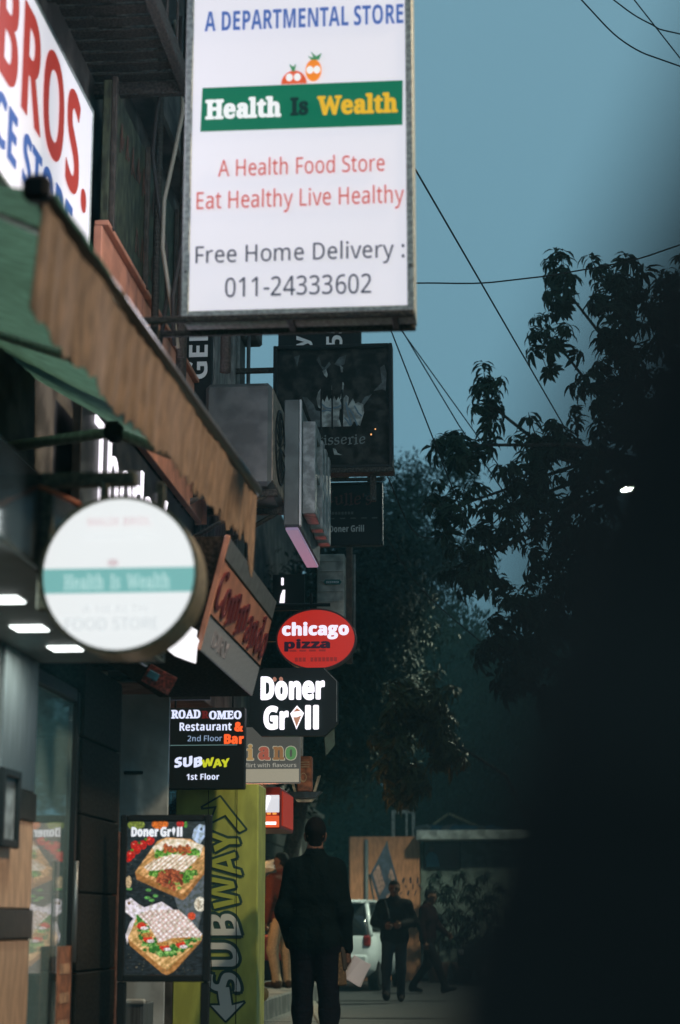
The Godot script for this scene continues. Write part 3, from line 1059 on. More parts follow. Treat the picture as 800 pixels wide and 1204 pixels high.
func shopfront() -> void:
	var wood := streaky("pale wood veneer", Color(0.5, 0.3, 0.18), 0.45, 5.0, 0.5, 5.0, 0.72)
	var steel := streaky("brushed steel", Color(0.2, 0.21, 0.21), 0.4, 6.0, 0.3, 6.0, 0.8, 0.7)
	var black := mat("black frame", Color(0.012, 0.014, 0.015), 0.45, 0.0, "")
	var brown := mat("brown band", Color(0.022, 0.02, 0.016), 0.4)
	var p := thing("clad_pillar", "pale wood pillar with two dark bands and a steel upper panel", "pillar", Vector3.ZERO)
	ext(p, "wood_panel", wood, -2.5, -2.2, 0.0, 0.97, 8.06, 8.66, 0.008)
	ext(p, "wood_panel", wood, -2.5, -2.2, 1.1, 1.5, 8.06, 8.66, 0.008)
	for h in [0.97, 1.5]:
		ext(p, "band", brown, -2.5, -2.19, h, h + 0.13, 8.05, 8.67, 0.006)
	ext(p, "steel_panel", steel, -2.5, -2.2, 1.63, 2.25, 8.06, 8.66, 0.008)
	var fr := thing("picture_frame", "small black frame hung on the pale wood pillar", "frame", V(-2.18, 1.53, 8.1), PI / 2)
	for s in [-1, 1]:
		bx(fr, "frame", black, Vector3(s * 0.13, 0, 0.01), Vector3(0.035, 0.34, 0.03), 0.005)
		bx(fr, "frame", black, Vector3(0, s * 0.152, 0.01), Vector3(0.225, 0.035, 0.028), 0.005)
	bx(fr, "print", mat("grey print", Color(0.2, 0.22, 0.23), 0.4), Vector3(0, 0, -0.002), Vector3(0.24, 0.28, 0.012), 0.002)

	# glass door and what stands behind it
	var g := thing("glass_door", "tall glass shop door in a black frame beside the wood pillar", "door", V(-2.22, 0, 8.68), PI / 2)
	for x in [0.02, 0.93]:
		bx(g, "frame", black, Vector3(x, 1.11, -0.03), Vector3(0.045, 2.22, 0.06), 0.005)
	for y in [0.05, 2.2]:
		bx(g, "frame", black, Vector3(0.475, y, -0.031), Vector3(0.86, 0.07, 0.056), 0.005)
	var pane := StandardMaterial3D.new()
	pane.transparency = BaseMaterial3D.TRANSPARENCY_ALPHA
	pane.albedo_color = Color(0.75, 0.9, 0.9, 0.12)
	pane.roughness = 0.03
	bx(g, "pane", pane, Vector3(0.475, 1.12, -0.03), Vector3(0.86, 2.08, 0.008), 0.001)
	tube(g, "handle", steel, [Vector3(0.84, 0.85, 0.03), Vector3(0.84, 1.35, 0.03)], 0.012)
	var room := thing("shop_interior", "dim shop interior with pale walls behind the glass door", "room", Vector3.ZERO)
	var pale := mat("pale interior paint", Color(0.42, 0.5, 0.46), 0.8, 0.0, "patch", 0.8, 0.8)
	var teal := mat("teal door paint", Color(0.05, 0.11, 0.115), 0.5, 0.0, "patch", 0.75, 1.5)
	ext(room, "far_wall", pale, -4.4, -2.35, 0.0, 2.6, 10.75, 10.9)
	ext(room, "side_wall", pale, -4.55, -4.4, 0.0, 2.6, 8.2, 10.9)
	ext(room, "near_wall", pale, -4.4, -2.5, 0.0, 2.6, 8.1, 8.25)
	ext(room, "ceiling", pale, -4.55, -2.35, 2.6, 2.7, 8.1, 10.9)
	ext(room, "floor", mat("interior tiles", Color(0.2, 0.2, 0.19), 0.3), -4.55, -2.2, -0.02, 0.008, 8.1, 10.9)
	var idoor := thing("inner_door", "teal panelled door seen through the shop glass", "door", V(-2.72, 0, 10.72))
	for x in [-0.3, 0.26]:
		bx(idoor, "stile", teal, Vector3(x, 1.02, 0), Vector3(0.12, 2.04, 0.05), 0.008)
	for y in [0.1, 0.98, 1.98]:
		bx(idoor, "rail", teal, Vector3(-0.02, y, 0), Vector3(0.44, 0.13, 0.046), 0.008)
	for y in [0.54, 1.47]:
		bx(idoor, "panel", mat("teal door panel", Color(0.12, 0.2, 0.2), 0.3), Vector3(-0.02, y, -0.008), Vector3(0.44, 0.9, 0.02), 0.004)
	var il := thing("interior_light", "white tube light on the ceiling inside the glass door", "light", V(-3.2, 2.56, 9.4))
	bx(il, "diffuser", glow("interior tube", Color(0.85, 1.0, 0.95), 1.0), Vector3.ZERO, Vector3(0.12, 0.05, 1.0), 0.01)
	area_light(il, "tube_light", Color(0.85, 1.0, 0.95), 0.2, Vector2(0.12, 1.0), Vector3(0, -0.035, 0), Vector3.DOWN)
	var po := thing("orange_poster", "orange notice with dark lines stuck inside the shop glass", "poster", V(-2.205, 0.62, 9.38), PI / 2)
	bx(po, "sheet", mat("orange paper", Color(0.3, 0.11, 0.05), 0.7), Vector3.ZERO, Vector3(0.3, 0.62, 0.004), 0.001)
	var ink := mat("notice ink", Color(0.45, 0.25, 0.14), 0.7)
	for y in [0.2, 0.06, -0.07, -0.18]:
		bx(po, "printed_line", ink, Vector3(rng.randf_range(-0.02, 0.02), y, 0.004), Vector3(0.2, 0.05, 0.003), 0.001)
	var ct := thing("white_counter", "white slatted counter edge standing inside the glass door", "counter", V(-2.75, 0, 9.75))
	for i in 4:
		bx(ct, "slat", mat("white slat", Color(0.45, 0.47, 0.45), 0.5), Vector3(0, 0.62 + i * 0.055, 0), Vector3(0.5, 0.04, 0.5), 0.006)
	bx(ct, "base", teal, Vector3(0, 0.3, 0), Vector3(0.46, 0.6, 0.46), 0.006)

	# dark stone jamb past the door
	var j := thing("stone_jamb", "dark stone jamb of wide blocks between the glass door and the poster stand", "pillar", Vector3.ZERO)
	for k in 6:
		ext(j, "stone_block", mat("dark stone %d" % (k % 3), Color(0.013, 0.012, 0.01) * (1.0 + 0.2 * (k % 3)), 0.75, 0.0, "fine", 0.5, 2.0, 0.1), -2.55, -2.21 + 0.004 * (k % 2), k * 0.4, k * 0.4 + 0.392, 9.67, 10.62, 0.006)
	ext(j, "corner_trim", mat("copper trim", Color(0.2, 0.09, 0.06), 0.4, 0.3), -2.24, -2.2, 0.3, 1.55, 10.63, 10.67, 0.004)
	ext(j, "return_wall", mat("dark plaster", Color.BLACK), -2.75, -2.24, 0.0, 2.4, 10.68, 10.8, 0.004)

	# steel shutter panel in the recess
	var sp := thing("steel_sheet", "dented stainless steel sheet standing behind the poster stand", "panel", V(-2.3, 0, 11.6))
	var dent := mat("dented steel", Color(0.6, 0.65, 0.63), 0.35, 0.15, "patch", 0.8, 0.5, 1.0)
	bx(sp, "sheet", dent, Vector3(0, 1.25, 0), Vector3(0.4, 2.4, 0.02), 0.004)
	bx(sp, "handle", black, Vector3(-0.02, 1.96, 0.02), Vector3(0.12, 0.02, 0.02), 0.004)
	for y in [0.55, 0.95, 1.35, 1.75]:
		bx(sp, "edge_strip", black, Vector3(-0.185, y, 0.02), Vector3(0.02, 0.26, 0.02), 0.004)
	var bi := thing("metal_bin", "dull metal box with a bright folded rim standing under the poster", "box", V(-2.22, 0, 10.9))
	for s in [-1, 1]:
		bx(bi, "side", steel, Vector3(s * 0.15, 0.3, 0), Vector3(0.012, 0.6, 0.3), 0.003)
		bx(bi, "side", steel, Vector3(0, 0.3, s * 0.15), Vector3(0.288, 0.6, 0.012), 0.003)
	bx(bi, "rim", dent, Vector3(0, 0.61, 0.15), Vector3(0.33, 0.03, 0.03), 0.008)
	var bp := thing("blue_poster", "small blue picture with a red foot on the wall behind the green pillar", "poster", V(-2.33, 1.87, 13.35))
	bx(bp, "sheet", mat("blue print", Color(0.04, 0.2, 0.36), 0.5, 0.0, "cell", 0.4, 6.0), Vector3(0, 0.03, 0), Vector3(0.18, 0.24, 0.01), 0.002)
	bx(bp, "foot_strip", mat("red print", Color(0.4, 0.06, 0.04), 0.5), Vector3(0, -0.12, 0), Vector3(0.18, 0.05, 0.01), 0.002)

	# canopy over the door, with square lamps let into it
	var c := thing("shop_canopy", "dark glossy canopy box over the shop door with lamps below", "canopy", Vector3.ZERO)
	var soff := mat("canopy soffit", Color(0.07, 0.08, 0.08), 0.5, 0.0, "patch", 0.7, 1.0)
	var gloss := mat("canopy gloss", Color(0.02, 0.025, 0.026), 0.12, 0.0, "")
	ext(c, "soffit", soff, -2.21, -1.64, 2.25, 2.28, 5.4, 8.7, 0.004)
	ext(c, "fascia", gloss, -1.64, -1.61, 2.25, 2.58, 5.4, 8.7, 0.006)
	ext(c, "top", soff, -2.21, -1.64, 2.52, 2.55, 5.4, 8.7, 0.004)
	ext(c, "end_board", gloss, -2.21, -1.61, 2.25, 2.58, 8.71, 8.74, 0.004)
	for i in 4:
		var d: float = [6.25, 6.9, 7.6, 8.19][i]
		var l := thing("ceiling_light", "square white lamp let into the canopy over the shop door", "light", V([-1.9, -1.9, -1.978, -1.965][i], 2.247, d), 0.0, "lamps in the canopy")
		bx(l, "frame", mat("lamp frame", Color(0.5, 0.5, 0.5), 0.4), Vector3(0, 0.004, 0), Vector3(0.165, 0.01, 0.17), 0.003)
		bx(l, "diffuser", glow("lamp diffuser", Color(0.93, 1.0, 0.97), 3.0), Vector3(0, -0.004, 0), Vector3(0.135, 0.01, 0.14), 0.002)
		area_light(l, "lamp", Color(0.93, 1.0, 0.97), 1.0, Vector2(0.13, 0.13), Vector3(0, -0.02, 0), Vector3.DOWN)
	# second, darker canopy above the recess
	var c2 := thing("recess_canopy", "dark sheet canopy over the recess behind the round sign", "canopy", Vector3.ZERO)
	ext(c2, "sheet", mat("dark sheet", Color(0.03, 0.035, 0.035), 0.35), -2.4, -1.75, 2.5, 2.54, 8.8, 11.4, 0.004)
	for i in 5:
		ext(c2, "rib", mat("rib metal", Color(0.12, 0.13, 0.13), 0.35, 0.7), -2.4, -1.75, 2.47, 2.497, 9.1 + i * 0.5, 9.14 + i * 0.5, 0.004)
	var tb := tube(self, "tube_lamp_fitting", mat("dull tube", Color(0.3, 0.32, 0.33), 0.3, 0.4), [V(-2.0, 2.42, 8.9), V(-1.95, 2.42, 10.0)], 0.016)
	tag(tb, "unlit grey tube fitting under the dark recess canopy", "light fitting")
	var ls := thing("lit_strip_sign", "narrow lit strip of broken white and yellow characters under the canopy", "sign", V(-2.11, 2.54, 12.2))
	bx(ls, "back", black, Vector3(0, 0, -0.01), Vector3(0.34, 0.11, 0.03), 0.004)
	for i in 9:
		bx(ls, "lit_character", glow("strip white", Color(0.95, 0.95, 0.9), 0.9) if i < 4 else glow("strip yellow", Color(0.5, 0.45, 0.1), 0.5), Vector3(-0.14 + i * 0.033, 0.02 * ((i * 5) % 3 - 1), 0.008), Vector3(0.024, 0.018, 0.006), 0.002)

	# frame and cord that carry the round sign
	var olive := mat("olive paint", Color(0.1, 0.1, 0.065), 0.7, 0.0, "fine", 0.6, 2.0)
	var hf := thing("hanging_frame", "olive steel frame carrying the round lit sign", "frame", Vector3.ZERO)
	ext(hf, "bar", olive, -2.2, -1.28, 2.54, 2.59, 6.3, 6.35, 0.006)
	ext(hf, "upright", olive, -1.62, -1.575, 2.1, 2.54, 6.3, 6.345, 0.006)
	for x in [-1.4, -1.2]:
		ext(hf, "hanger", olive, x, x + 0.03, 2.4, 2.54, 6.27, 6.3, 0.004)
	tube(hf, "brace", olive, [V(-2.1, 2.3, 6.33), V(-1.85, 2.54, 6.33)], 0.012)
	tag(tube(self, "power_lead", mat("orange cord", Color(0.6, 0.12, 0.04), 0.6, 0.0, "fine", 0.6, 6.0), [V(-1.76, 2.585, 6.26), V(-1.675, 2.552, 6.26), V(-1.57, 2.512, 6.25), V(-1.46, 2.46, 6.26)], 0.0085), "orange cord slung from the olive bar to the round sign", "cord")

func awning_and_boards() -> void:
	# --- awning: brown outside, green lining, torn valance, folding arms
	var a := thing("awning", "brown awning with green lining and a torn valance over the shop door", "awning", Vector3.ZERO)
	var brown := streaky("brown canvas", Color(0.27, 0.17, 0.105), 0.85, 1.5, 0.8, 3.5, 0.68)
	var green := streaky("green lining", Color(0.15, 0.34, 0.26), 0.8, 1.0, 1.0, 5.0, 0.7)
	green.backlight_enabled = true
	green.backlight = Color(0.9, 0.9, 0.9)
	var metal := mat("awning arm", Color(0.6, 0.63, 0.58), 0.5, 0.0, "fine", 0.7, 2.0)
	var st := SurfaceTool.new()
	st.begin(Mesh.PRIMITIVE_TRIANGLES)
	st.set_smooth_group(0)
	var n := 36
	var mm := 10
	var q := func(i, j):
		var u := float(i) / n
		var v := float(j) / mm
		var sagv := 0.045 * sin(PI * v) * (0.6 + 0.4 * cos(u * TAU * 4)) + 0.006 * sin(i * 2.3 + j * 1.1)
		return V(lerpf(-2.42, -1.235, v), lerpf(lerpf(3.45, 3.8, u), lerpf(3.05, 3.15, u), v) - sagv, lerpf(4.9, 9.0, u))
	for i in n:
		for j in mm:
			var f := [q.call(i, j), q.call(i + 1, j), q.call(i + 1, j + 1), q.call(i, j + 1)]
			var inn: Vector3 = f[0] + Vector3(0, -1, 0)
			tri(st, f[0], f[1], f[2], inn); tri(st, f[0], f[2], f[3], inn)
	st.index()
	obj(a, "canvas", done(st), green)
	tube(a, "front_bar", mat("bronze bar", Color(0.16, 0.11, 0.07), 0.3, 0.6, "fine", 0.7, 3.0), [V(-1.28, 3.045, 4.85), V(-1.22, 3.15, 9.03)], 0.03, -1, 12)
	bx(a, "bar_cap", mat("black cap", Color(0.01, 0.01, 0.01), 0.5), V(-1.28, 3.045, 4.83), Vector3(0.08, 0.08, 0.06), 0.02)
	# valance with a ragged hem and vertical folds
	var vs := SurfaceTool.new()
	vs.begin(Mesh.PRIMITIVE_TRIANGLES)
	vs.set_smooth_group(0)
	var n2 := 240
	var hem := []
	for i in n2 + 1:
		var u := float(i) / n2
		var scallop := 0.028 * absf(sin(u * PI * 34.0))
		var tear := (0.05 * rng.randf() if u > 0.45 else 0.012 * rng.randf()) + (0.1 if u > 0.9 else 0.0) * rng.randf()
		hem.append(lerpf(0.34, 0.3, u) + scallop - tear + (0.16 * smoothstep(0.95, 1.0, u)))
	for side in 2:
		var pt := func(i, j):
			var u := float(i) / n2
			var fold: float = (0.006 * sin(u * 120.0 + 4.0 * sin(u * 19.0)) + 0.008 * sin(u * 31.0 + 3.0 * sin(u * 7.0))) * (0.25 + j / 4.0)
			return V(lerpf(-1.265, -1.215, u) + fold - 0.004 * side - 0.03 * (j / 4.0), lerpf(3.04, 3.14, u) - hem[i] * j / 4.0, lerpf(4.86, 9.0, u))
		for i in n2:
			for j in 4:
				var f := [pt.call(i, j), pt.call(i + 1, j), pt.call(i + 1, j + 1), pt.call(i, j + 1)]
				var inn: Vector3 = f[0] + Vector3(-1 if side == 0 else 1, 0, 0)
				tri(vs, f[0], f[1], f[2], inn); tri(vs, f[0], f[2], f[3], inn)
	vs.index()
	obj(a, "valance", done(vs), brown)
	# arms
	for d in [5.3, 8.35]:
		tube(a, "arm", metal, [V(-2.35, 3.25, d + 0.1), V(-1.75, 3.22, d - 0.25)], 0.028, 0.026)
		tube(a, "arm", metal, [V(-1.75, 3.22, d - 0.25), V(-1.27, 3.08, d + 0.1)], 0.026, 0.022)
		bx(a, "elbow", mat("black cap", Color.BLACK), V(-1.75, 3.22, d - 0.25), Vector3(0.08, 0.09, 0.09), 0.02)
	tube(a, "wall_bar", metal, [V(-2.36, 3.25, 4.6), V(-2.36, 3.25, 9.0)], 0.03)
	tube(a, "arm", metal, [V(-2.3, 3.42, 6.9), V(-1.27, 3.06, 6.9)], 0.018)
	# --- provision store sign
	var white := glow("sign white", Color(0.93, 0.91, 0.98), 0.7)
	var alu := mat("aluminium trim", Color(0.42, 0.47, 0.45), 0.5, 0.1, "fine", 0.75, 2.0)
	var s := thing("provision_sign", "long white lit sign with large red BROS. and blue lettering", "sign", V(-2.2, 4.86, 7.45), PI / 2)
	lit_box(s, 4.0, 1.12, 0.14, white, alu, 0.02)
	for sg in [-1]:
		bx(s, "wall_bracket", alu, Vector3(1.5, 0, -0.15), Vector3(0.06, 0.7, 0.05), 0.004)
	var red := glow("sign red", Color(0.42, 0.035, 0.02), 0.8)
	var blue := glow("sign blue", Color(0.045, 0.11, 0.36), 0.85)
	text(s, "BROS.", "sans bold", red, 0.08, -0.11, 1.86, 0.46, 0.0)
	text(s, "CE STORE", "sans bold", blue, 0.08, -0.44, 1.56, -0.18, 0.0)
	area_light(s, "sign_light", Color(0.95, 0.93, 1.0), 2.5, Vector2(3.9, 1.0), Vector3(0, 0, 0.02), Vector3(0, 0, 1))
	# --- salmon fascia
	var f := thing("salmon_board", "weathered salmon fascia board running behind the brown awning", "board", V(-2.2, 0, 9.75), PI / 2)
	var sal := mat("salmon paint", Color(0.55, 0.24, 0.15), 0.75, 0.0, "patch", 0.85, 0.8, 0.1)
	for i in 3:
		bx(f, "panel", sal, Vector3(0.6 + i * 1.2, 4.4, -0.03), Vector3(1.195, 0.94, 0.05), 0.005)
	bx(f, "end_cap", sal, Vector3(3.62, 4.4, -0.02), Vector3(0.03, 0.96, 0.09), 0.005)
	bx(f, "top_trim", sal, Vector3(1.8, 4.885, -0.01), Vector3(3.6, 0.03, 0.08), 0.004)
	# --- black letter board below it
	var b := thing("letter_board", "black fascia with tall glowing white letters under the salmon board", "sign", V(-2.2, 0, 9.4), PI / 2)
	bx(b, "board", mat("letter board black", Color(0.02, 0.022, 0.02), 0.4, 0.0, "patch", 0.6, 1.5), Vector3(1.75, 3.4, -0.03), Vector3(3.5, 0.9, 0.05), 0.005)
	var lw := glow("letter white", Color(0.95, 0.9, 1.0), 1.3)
	text(b, "Thor's Kern", "sans", lw, 0.28, 3.27, 3.35, 3.78, 0.0, 0.012)
	area_light(b, "letter_light", Color(0.95, 0.9, 1.0), 2.5, Vector2(2.2, 0.4), Vector3(1.4, 3.45, 0.08), Vector3(0, 0, 1))

func near_signs() -> void:
	var white: Material = mats["sign white"]
	var alu: Material = mats["aluminium trim"]
	# --- large projecting sign: face 1.09 m wide; the drawing is the photograph of the face, 170..500 by 0..400 enlarged
	var s := thing("projecting_sign", "tall white lit box sign reading Health Is Wealth above Free Home Delivery", "sign", V(-0.937, 4.95, 8.3))
	var w := 1.1
	var h := 2.26
	lit_box(s, w, h, 0.22, white, alu, 0.035)
	var R := [105.0, -410.0, 757.0, 893.0]   # left, top, right, bottom in the drawing's own units
	var blue := glow("sign blue soft", Color(0.06, 0.13, 0.40), 0.85)
	var pink := glow("sign rose", Color(0.56, 0.10, 0.085), 0.85)
	var ink := glow("sign ink", Color(0.035, 0.045, 0.075), 0.8)
	txr(s, "A DEPARTMENTAL STORE", "sans bold", blue, R, w, h, [158, -8, 732, 52], 0.0)
	txr(s, "MALIK BROS.", "sans bold", glow("sign red", Color.BLACK), R, w, h, [158, -300, 732, -90], 0.0)
	var fx := func(x): return ((x - R[0]) / (R[2] - R[0]) - 0.5) * w
	var fy := func(y): return (0.5 - (y - R[1]) / (R[3] - R[1])) * h
	prism(s, "green_band", glow("sign green", Color(0.0, 0.14, 0.07), 0.9), [Vector2(fx.call(150), fy.call(352)), Vector2(fx.call(727), fy.call(354)), Vector2(fx.call(729), fy.call(222)), Vector2(fx.call(154), fy.call(222))], 0.003, Vector3(0, 0, 0.001))
	txr(s, "Health", "serif bold heavy", glow("band white", Color(0.88, 0.9, 0.9), 0.85), R, w, h, [164, 256, 382, 318], 0.003)
	txr(s, "Is", "serif bold heavy", glow("band dark", Color(0.0, 0.03, 0.025), 0.5), R, w, h, [408, 262, 460, 316], 0.003)
	txr(s, "Wealth", "serif bold heavy", glow("band yellow", Color(0.72, 0.42, 0.02), 0.9), R, w, h, [485, 258, 714, 318], 0.003)
	txr(s, "A Health Food Store", "sans", pink, R, w, h, [203, 436, 676, 488], 0.0)
	txr(s, "Eat Healthy Live Healthy", "sans", pink, R, w, h, [143, 528, 730, 598], 0.0)
	txr(s, "Free Home Delivery :", "sans", ink, R, w, h, [143, 686, 730, 754], 0.0)
	txr(s, "011-24333602", "sans", ink, R, w, h, [228, 782, 637, 838], 0.0)
	# fruit emblem
	var ora := glow("fruit orange", Color(0.85, 0.24, 0.02), 0.9)
	var tom := glow("fruit red", Color(0.7, 0.1, 0.03), 0.9)
	var lf := glow("fruit leaf", Color(0.05, 0.25, 0.1), 0.8)
	var cut := []
	for i in 21:
		var an := PI * i / 20.0
		cut.append(Vector2(fx.call(418) + 0.062 * cos(an) * 1.0, fy.call(220) + 0.068 * sin(an)))
	prism(s, "fruit", tom, cut, 0.003, Vector3(0, 0, 0.002))
	var oval := ellipse(0.039, 0.057, 28, fx.call(474), fy.call(183))
	prism(s, "fruit", ora, oval, 0.003, Vector3(0, 0, 0.005))
	prism(s, "fruit_leaf", lf, [Vector2(fx.call(412), fy.call(182)), Vector2(fx.call(404), fy.call(160)), Vector2(fx.call(416), fy.call(170)), Vector2(fx.call(424), fy.call(160)), Vector2(fx.call(420), fy.call(184))], 0.003, Vector3(0, 0, 0.004))
	prism(s, "fruit_leaf", lf, [Vector2(fx.call(468), fy.call(152)), Vector2(fx.call(458), fy.call(140)), Vector2(fx.call(474), fy.call(146)), Vector2(fx.call(466), fy.call(126)), Vector2(fx.call(482), fy.call(142)), Vector2(fx.call(498), fy.call(132)), Vector2(fx.call(490), fy.call(152))], 0.003, Vector3(0, 0, 0.007))
	for e in [[405, 202], [428, 202], [464, 182], [484, 182]]:
		prism(s, "fruit_spot", glow("band white", Color.BLACK), ellipse(0.0165, 0.0195, 16, fx.call(e[0]), fy.call(e[1])), 0.002, Vector3(0, 0, 0.0075))
	bx(s, "back_face", white, Vector3(0, 0, -0.226), Vector3(w - 0.07, h - 0.07, 0.008), 0.001)
	area_light(s, "sign_light", Color(0.95, 0.94, 1.0), 4.0, Vector2(1.0, 2.1), Vector3(0, 0, 0.03), Vector3(0, 0, 1))
	area_light(s, "back_light", Color(0.95, 0.94, 1.0), 4.0, Vector2(1.0, 2.1), Vector3(0, 0, -0.25), Vector3(0, 0, -1))
	for y in [-0.9, 0.95]:
		for x in [-0.533, 0.533]:
			bx(s, "screw", mat("screw", Color(0.05, 0.05, 0.05), 0.5), Vector3(x, y, 0.002), Vector3(0.012, 0.012, 0.006), 0.002)
	# bracket beneath
	var br: Material = mats["rusty steel"]
	var k := thing("sign_bracket", "black steel bracket bar running under the tall white sign", "bracket", V(-1.0, 3.795, 8.28))
	bx(k, "bar", br, Vector3(-0.06, 0, 0.03), Vector3(1.34, 0.03, 0.03), 0.004)
	bx(k, "bar", br, Vector3(-0.06, 0.0, -0.18), Vector3(1.34, 0.03, 0.03), 0.004)
	for x in [-0.68, 0.03, 0.52]:
		bx(k, "cross_piece", br, Vector3(x, 0.001, -0.075), Vector3(0.03, 0.028, 0.18), 0.003)
	bx(k, "clamp", br, Vector3(-0.64, -0.05, -0.05), Vector3(0.1, 0.06, 0.14), 0.008)
	for dz in [0.03, -0.18]:
		bx(k, "wall_arm", br, Vector3(-1.02, -0.0, dz), Vector3(0.6, 0.026, 0.026), 0.003)
	# --- round sign
	var r := thing("round_sign", "round white lit sign with a teal band hanging below the awning", "sign", V(-1.289, 2.185, 6.1))
	var bronze := mat("bronze rim", Color(0.4, 0.29, 0.15), 0.4, 0.3, "fine", 0.7, 2.0)
	prism(r, "face", glow("round white", Color(0.9, 0.92, 0.92), 0.92), ellipse(0.262, 0.262, 64), 0.01)
	ring_poly(r, "rim", bronze, 0.27, 0.27, 0.012, 0.2, Vector3(0, 0, 0.004))
	prism(r, "back", bronze, ellipse(0.26, 0.26, 48), 0.01, Vector3(0, 0, -0.19))
	var band := []
	for i in 13:
		var y := lerpf(-0.065, 0.02, i / 12.0)
		band.append(Vector2(sqrt(0.26 * 0.26 - y * y), y))
	for i in 13:
		var y := lerpf(0.02, -0.065, i / 12.0)
		band.append(Vector2(-sqrt(0.26 * 0.26 - y * y), y))
	prism(r, "teal_band", glow("round teal", Color(0.22, 0.52, 0.50), 0.85), band, 0.002, Vector3(0, 0, 0.001))
	var pale := glow("round faded ink", Color(0.72, 0.75, 0.76), 0.84)
	text(r, "MALIK BROS.", "sans bold", glow("round faded red", Color(0.8, 0.68, 0.7), 0.84), -0.11, 0.165, 0.11, 0.195, 0.0)
	text(r, "A Departmental Store", "sans", pale, -0.13, 0.115, 0.13, 0.138, 0.0)
	text(r, "Health  Is  Wealth", "serif bold", glow("round band text", Color(0.5, 0.72, 0.7), 0.88), -0.185, -0.053, 0.175, 0.0, 0.002)
	text(r, "A HEALTH", "sans", pale, -0.12, -0.135, 0.1, -0.105, 0.0)
	text(r, "FOOD STORE", "sans", glow("round faded ink dark", Color(0.64, 0.68, 0.7), 0.84), -0.175, -0.19, 0.14, -0.15, 0.0)
	prism(r, "emblem", glow("round faded red", Color.BLACK), ellipse(0.02, 0.014, 20, -0.02, 0.038), 0.002, Vector3(0, 0, 0.002))
	area_light(r, "sign_light", Color(0.95, 1.0, 1.0), 0.5, Vector2(0.45, 0.45), Vector3(0, 0, 0.02), Vector3(0, 0, 1))
	# --- ragged white lit panel between the round sign and the slanted box
	var wp := thing("white_lit_panel", "small ragged white lit panel tucked beside the round sign", "sign", V(-1.62, 2.44, 9.35), 0.25)
	prism(wp, "lit_face", glow("panel white", Color(0.95, 0.94, 0.98), 1.2), [Vector2(-0.09, -0.04), Vector2(-0.05, -0.07), Vector2(0.02, -0.095), Vector2(0.055, -0.105), Vector2(0.06, -0.02), Vector2(0.07, 0.01), Vector2(0.055, 0.03), Vector2(0.06, 0.06), Vector2(0.02, 0.085), Vector2(-0.03, 0.03)], 0.02)
	var pic := thing("small_picture_panel", "small dark panel with red and blue picture below the white lit panel", "panel", V(-1.78, 2.27, 9.5))
	bx(pic, "sheet", mat("picture red", Color(0.2, 0.04, 0.03), 0.4, 0.0, "cell", 0.3, 5.0), Vector3.ZERO, Vector3(0.16, 0.1, 0.01), 0.002, Vector3(0, 0, -0.5))
	bx(pic, "corner_print", mat("picture blue", Color(0.03, 0.14, 0.2), 0.4), Vector3(-0.03, 0.02, 0.008), Vector3(0.06, 0.04, 0.006), 0.002, Vector3(0, 0, -0.5))
	# --- slanted box sign
	var c := thing("slanted_sign", "slanted salmon and silver box sign with red script along the shopfront", "sign", Vector3.ZERO)
	var d0 := 9.5
	var d1 := 11.5
	var sec := func(x, hh, back): return Vector2(x, hh)
	var shell := mat("sign shell", Color(0.045, 0.036, 0.028), 0.95, 0.0, "fine", 0.6, 2.0)
	shell.metallic_specular = 0.1
	prism(c, "shell", shell, [Vector2(-1.43, 3.02), Vector2(-1.58, 2.42), Vector2(-2.15, 2.42), Vector2(-2.15, 3.02)], d1 - d0, V(0, 0, d0))
	var tilt := atan2(0.15, 0.6)
	var fn := Node3D.new()
	fn.name = "front"
	c.add_child(fn)
	fn.transform = Transform3D(Basis(Vector3.UP, PI / 2) * Basis(Vector3.RIGHT, tilt), V(-1.505, 2.72, (d0 + d1) / 2))
	var L := d1 - d0
	bx(fn, "top_strip", mat("grey enamel", Color(0.22, 0.24, 0.25), 0.3, 0.3), Vector3(0, 0.245, 0.006), Vector3(L, 0.12, 0.012), 0.003)
	bx(fn, "script_panel", mat("salmon panel", Color(0.5, 0.23, 0.15), 0.3, 0.0, "patch", 0.8, 1.0), Vector3(0, 0.035, 0.006), Vector3(L, 0.296, 0.012), 0.003)
	bx(fn, "silver_panel", streaky("silver panel", Color(0.5, 0.51, 0.54), 0.3, 0.6, 5.0, 5.0, 0.85, 0.35), Vector3(0, -0.21, 0.006), Vector3(L, 0.19, 0.012), 0.003)
	var dred := mat("dark red script", Color(0.1, 0.01, 0.01), 0.4, 0.0, "")
	text(fn, "Commando", "serif bold slant", dred, -0.98, -0.1, 0.98, 0.17, 0.012, 0.01)
	text(fn, "DRY", "sans bold", mat("grey print dark", Color(0.27, 0.25, 0.27), 0.4, 0.0, ""), -0.75, -0.25, -0.2, -0.16, 0.012, 0.004)
	for y in [0.187, -0.114]:
		bx(fn, "trim", shell, Vector3(0, y, 0.01), Vector3(L, 0.012, 0.014), 0.003)
	bx(fn, "end_cap", mat("salmon panel", Color.BLACK), Vector3(-L / 2 - 0.012, 0.0, 0.0), Vector3(0.02, 0.62, 0.03), 0.004)
	# --- backlit food poster on legs
	var p := thing("poster_stand", "backlit food poster with two wraps in a black frame on legs", "poster", V(-1.857, 1.177, 10.2))
	var blk: Material = mats["black frame"]
	var pw := 0.50
	var ph := 0.885
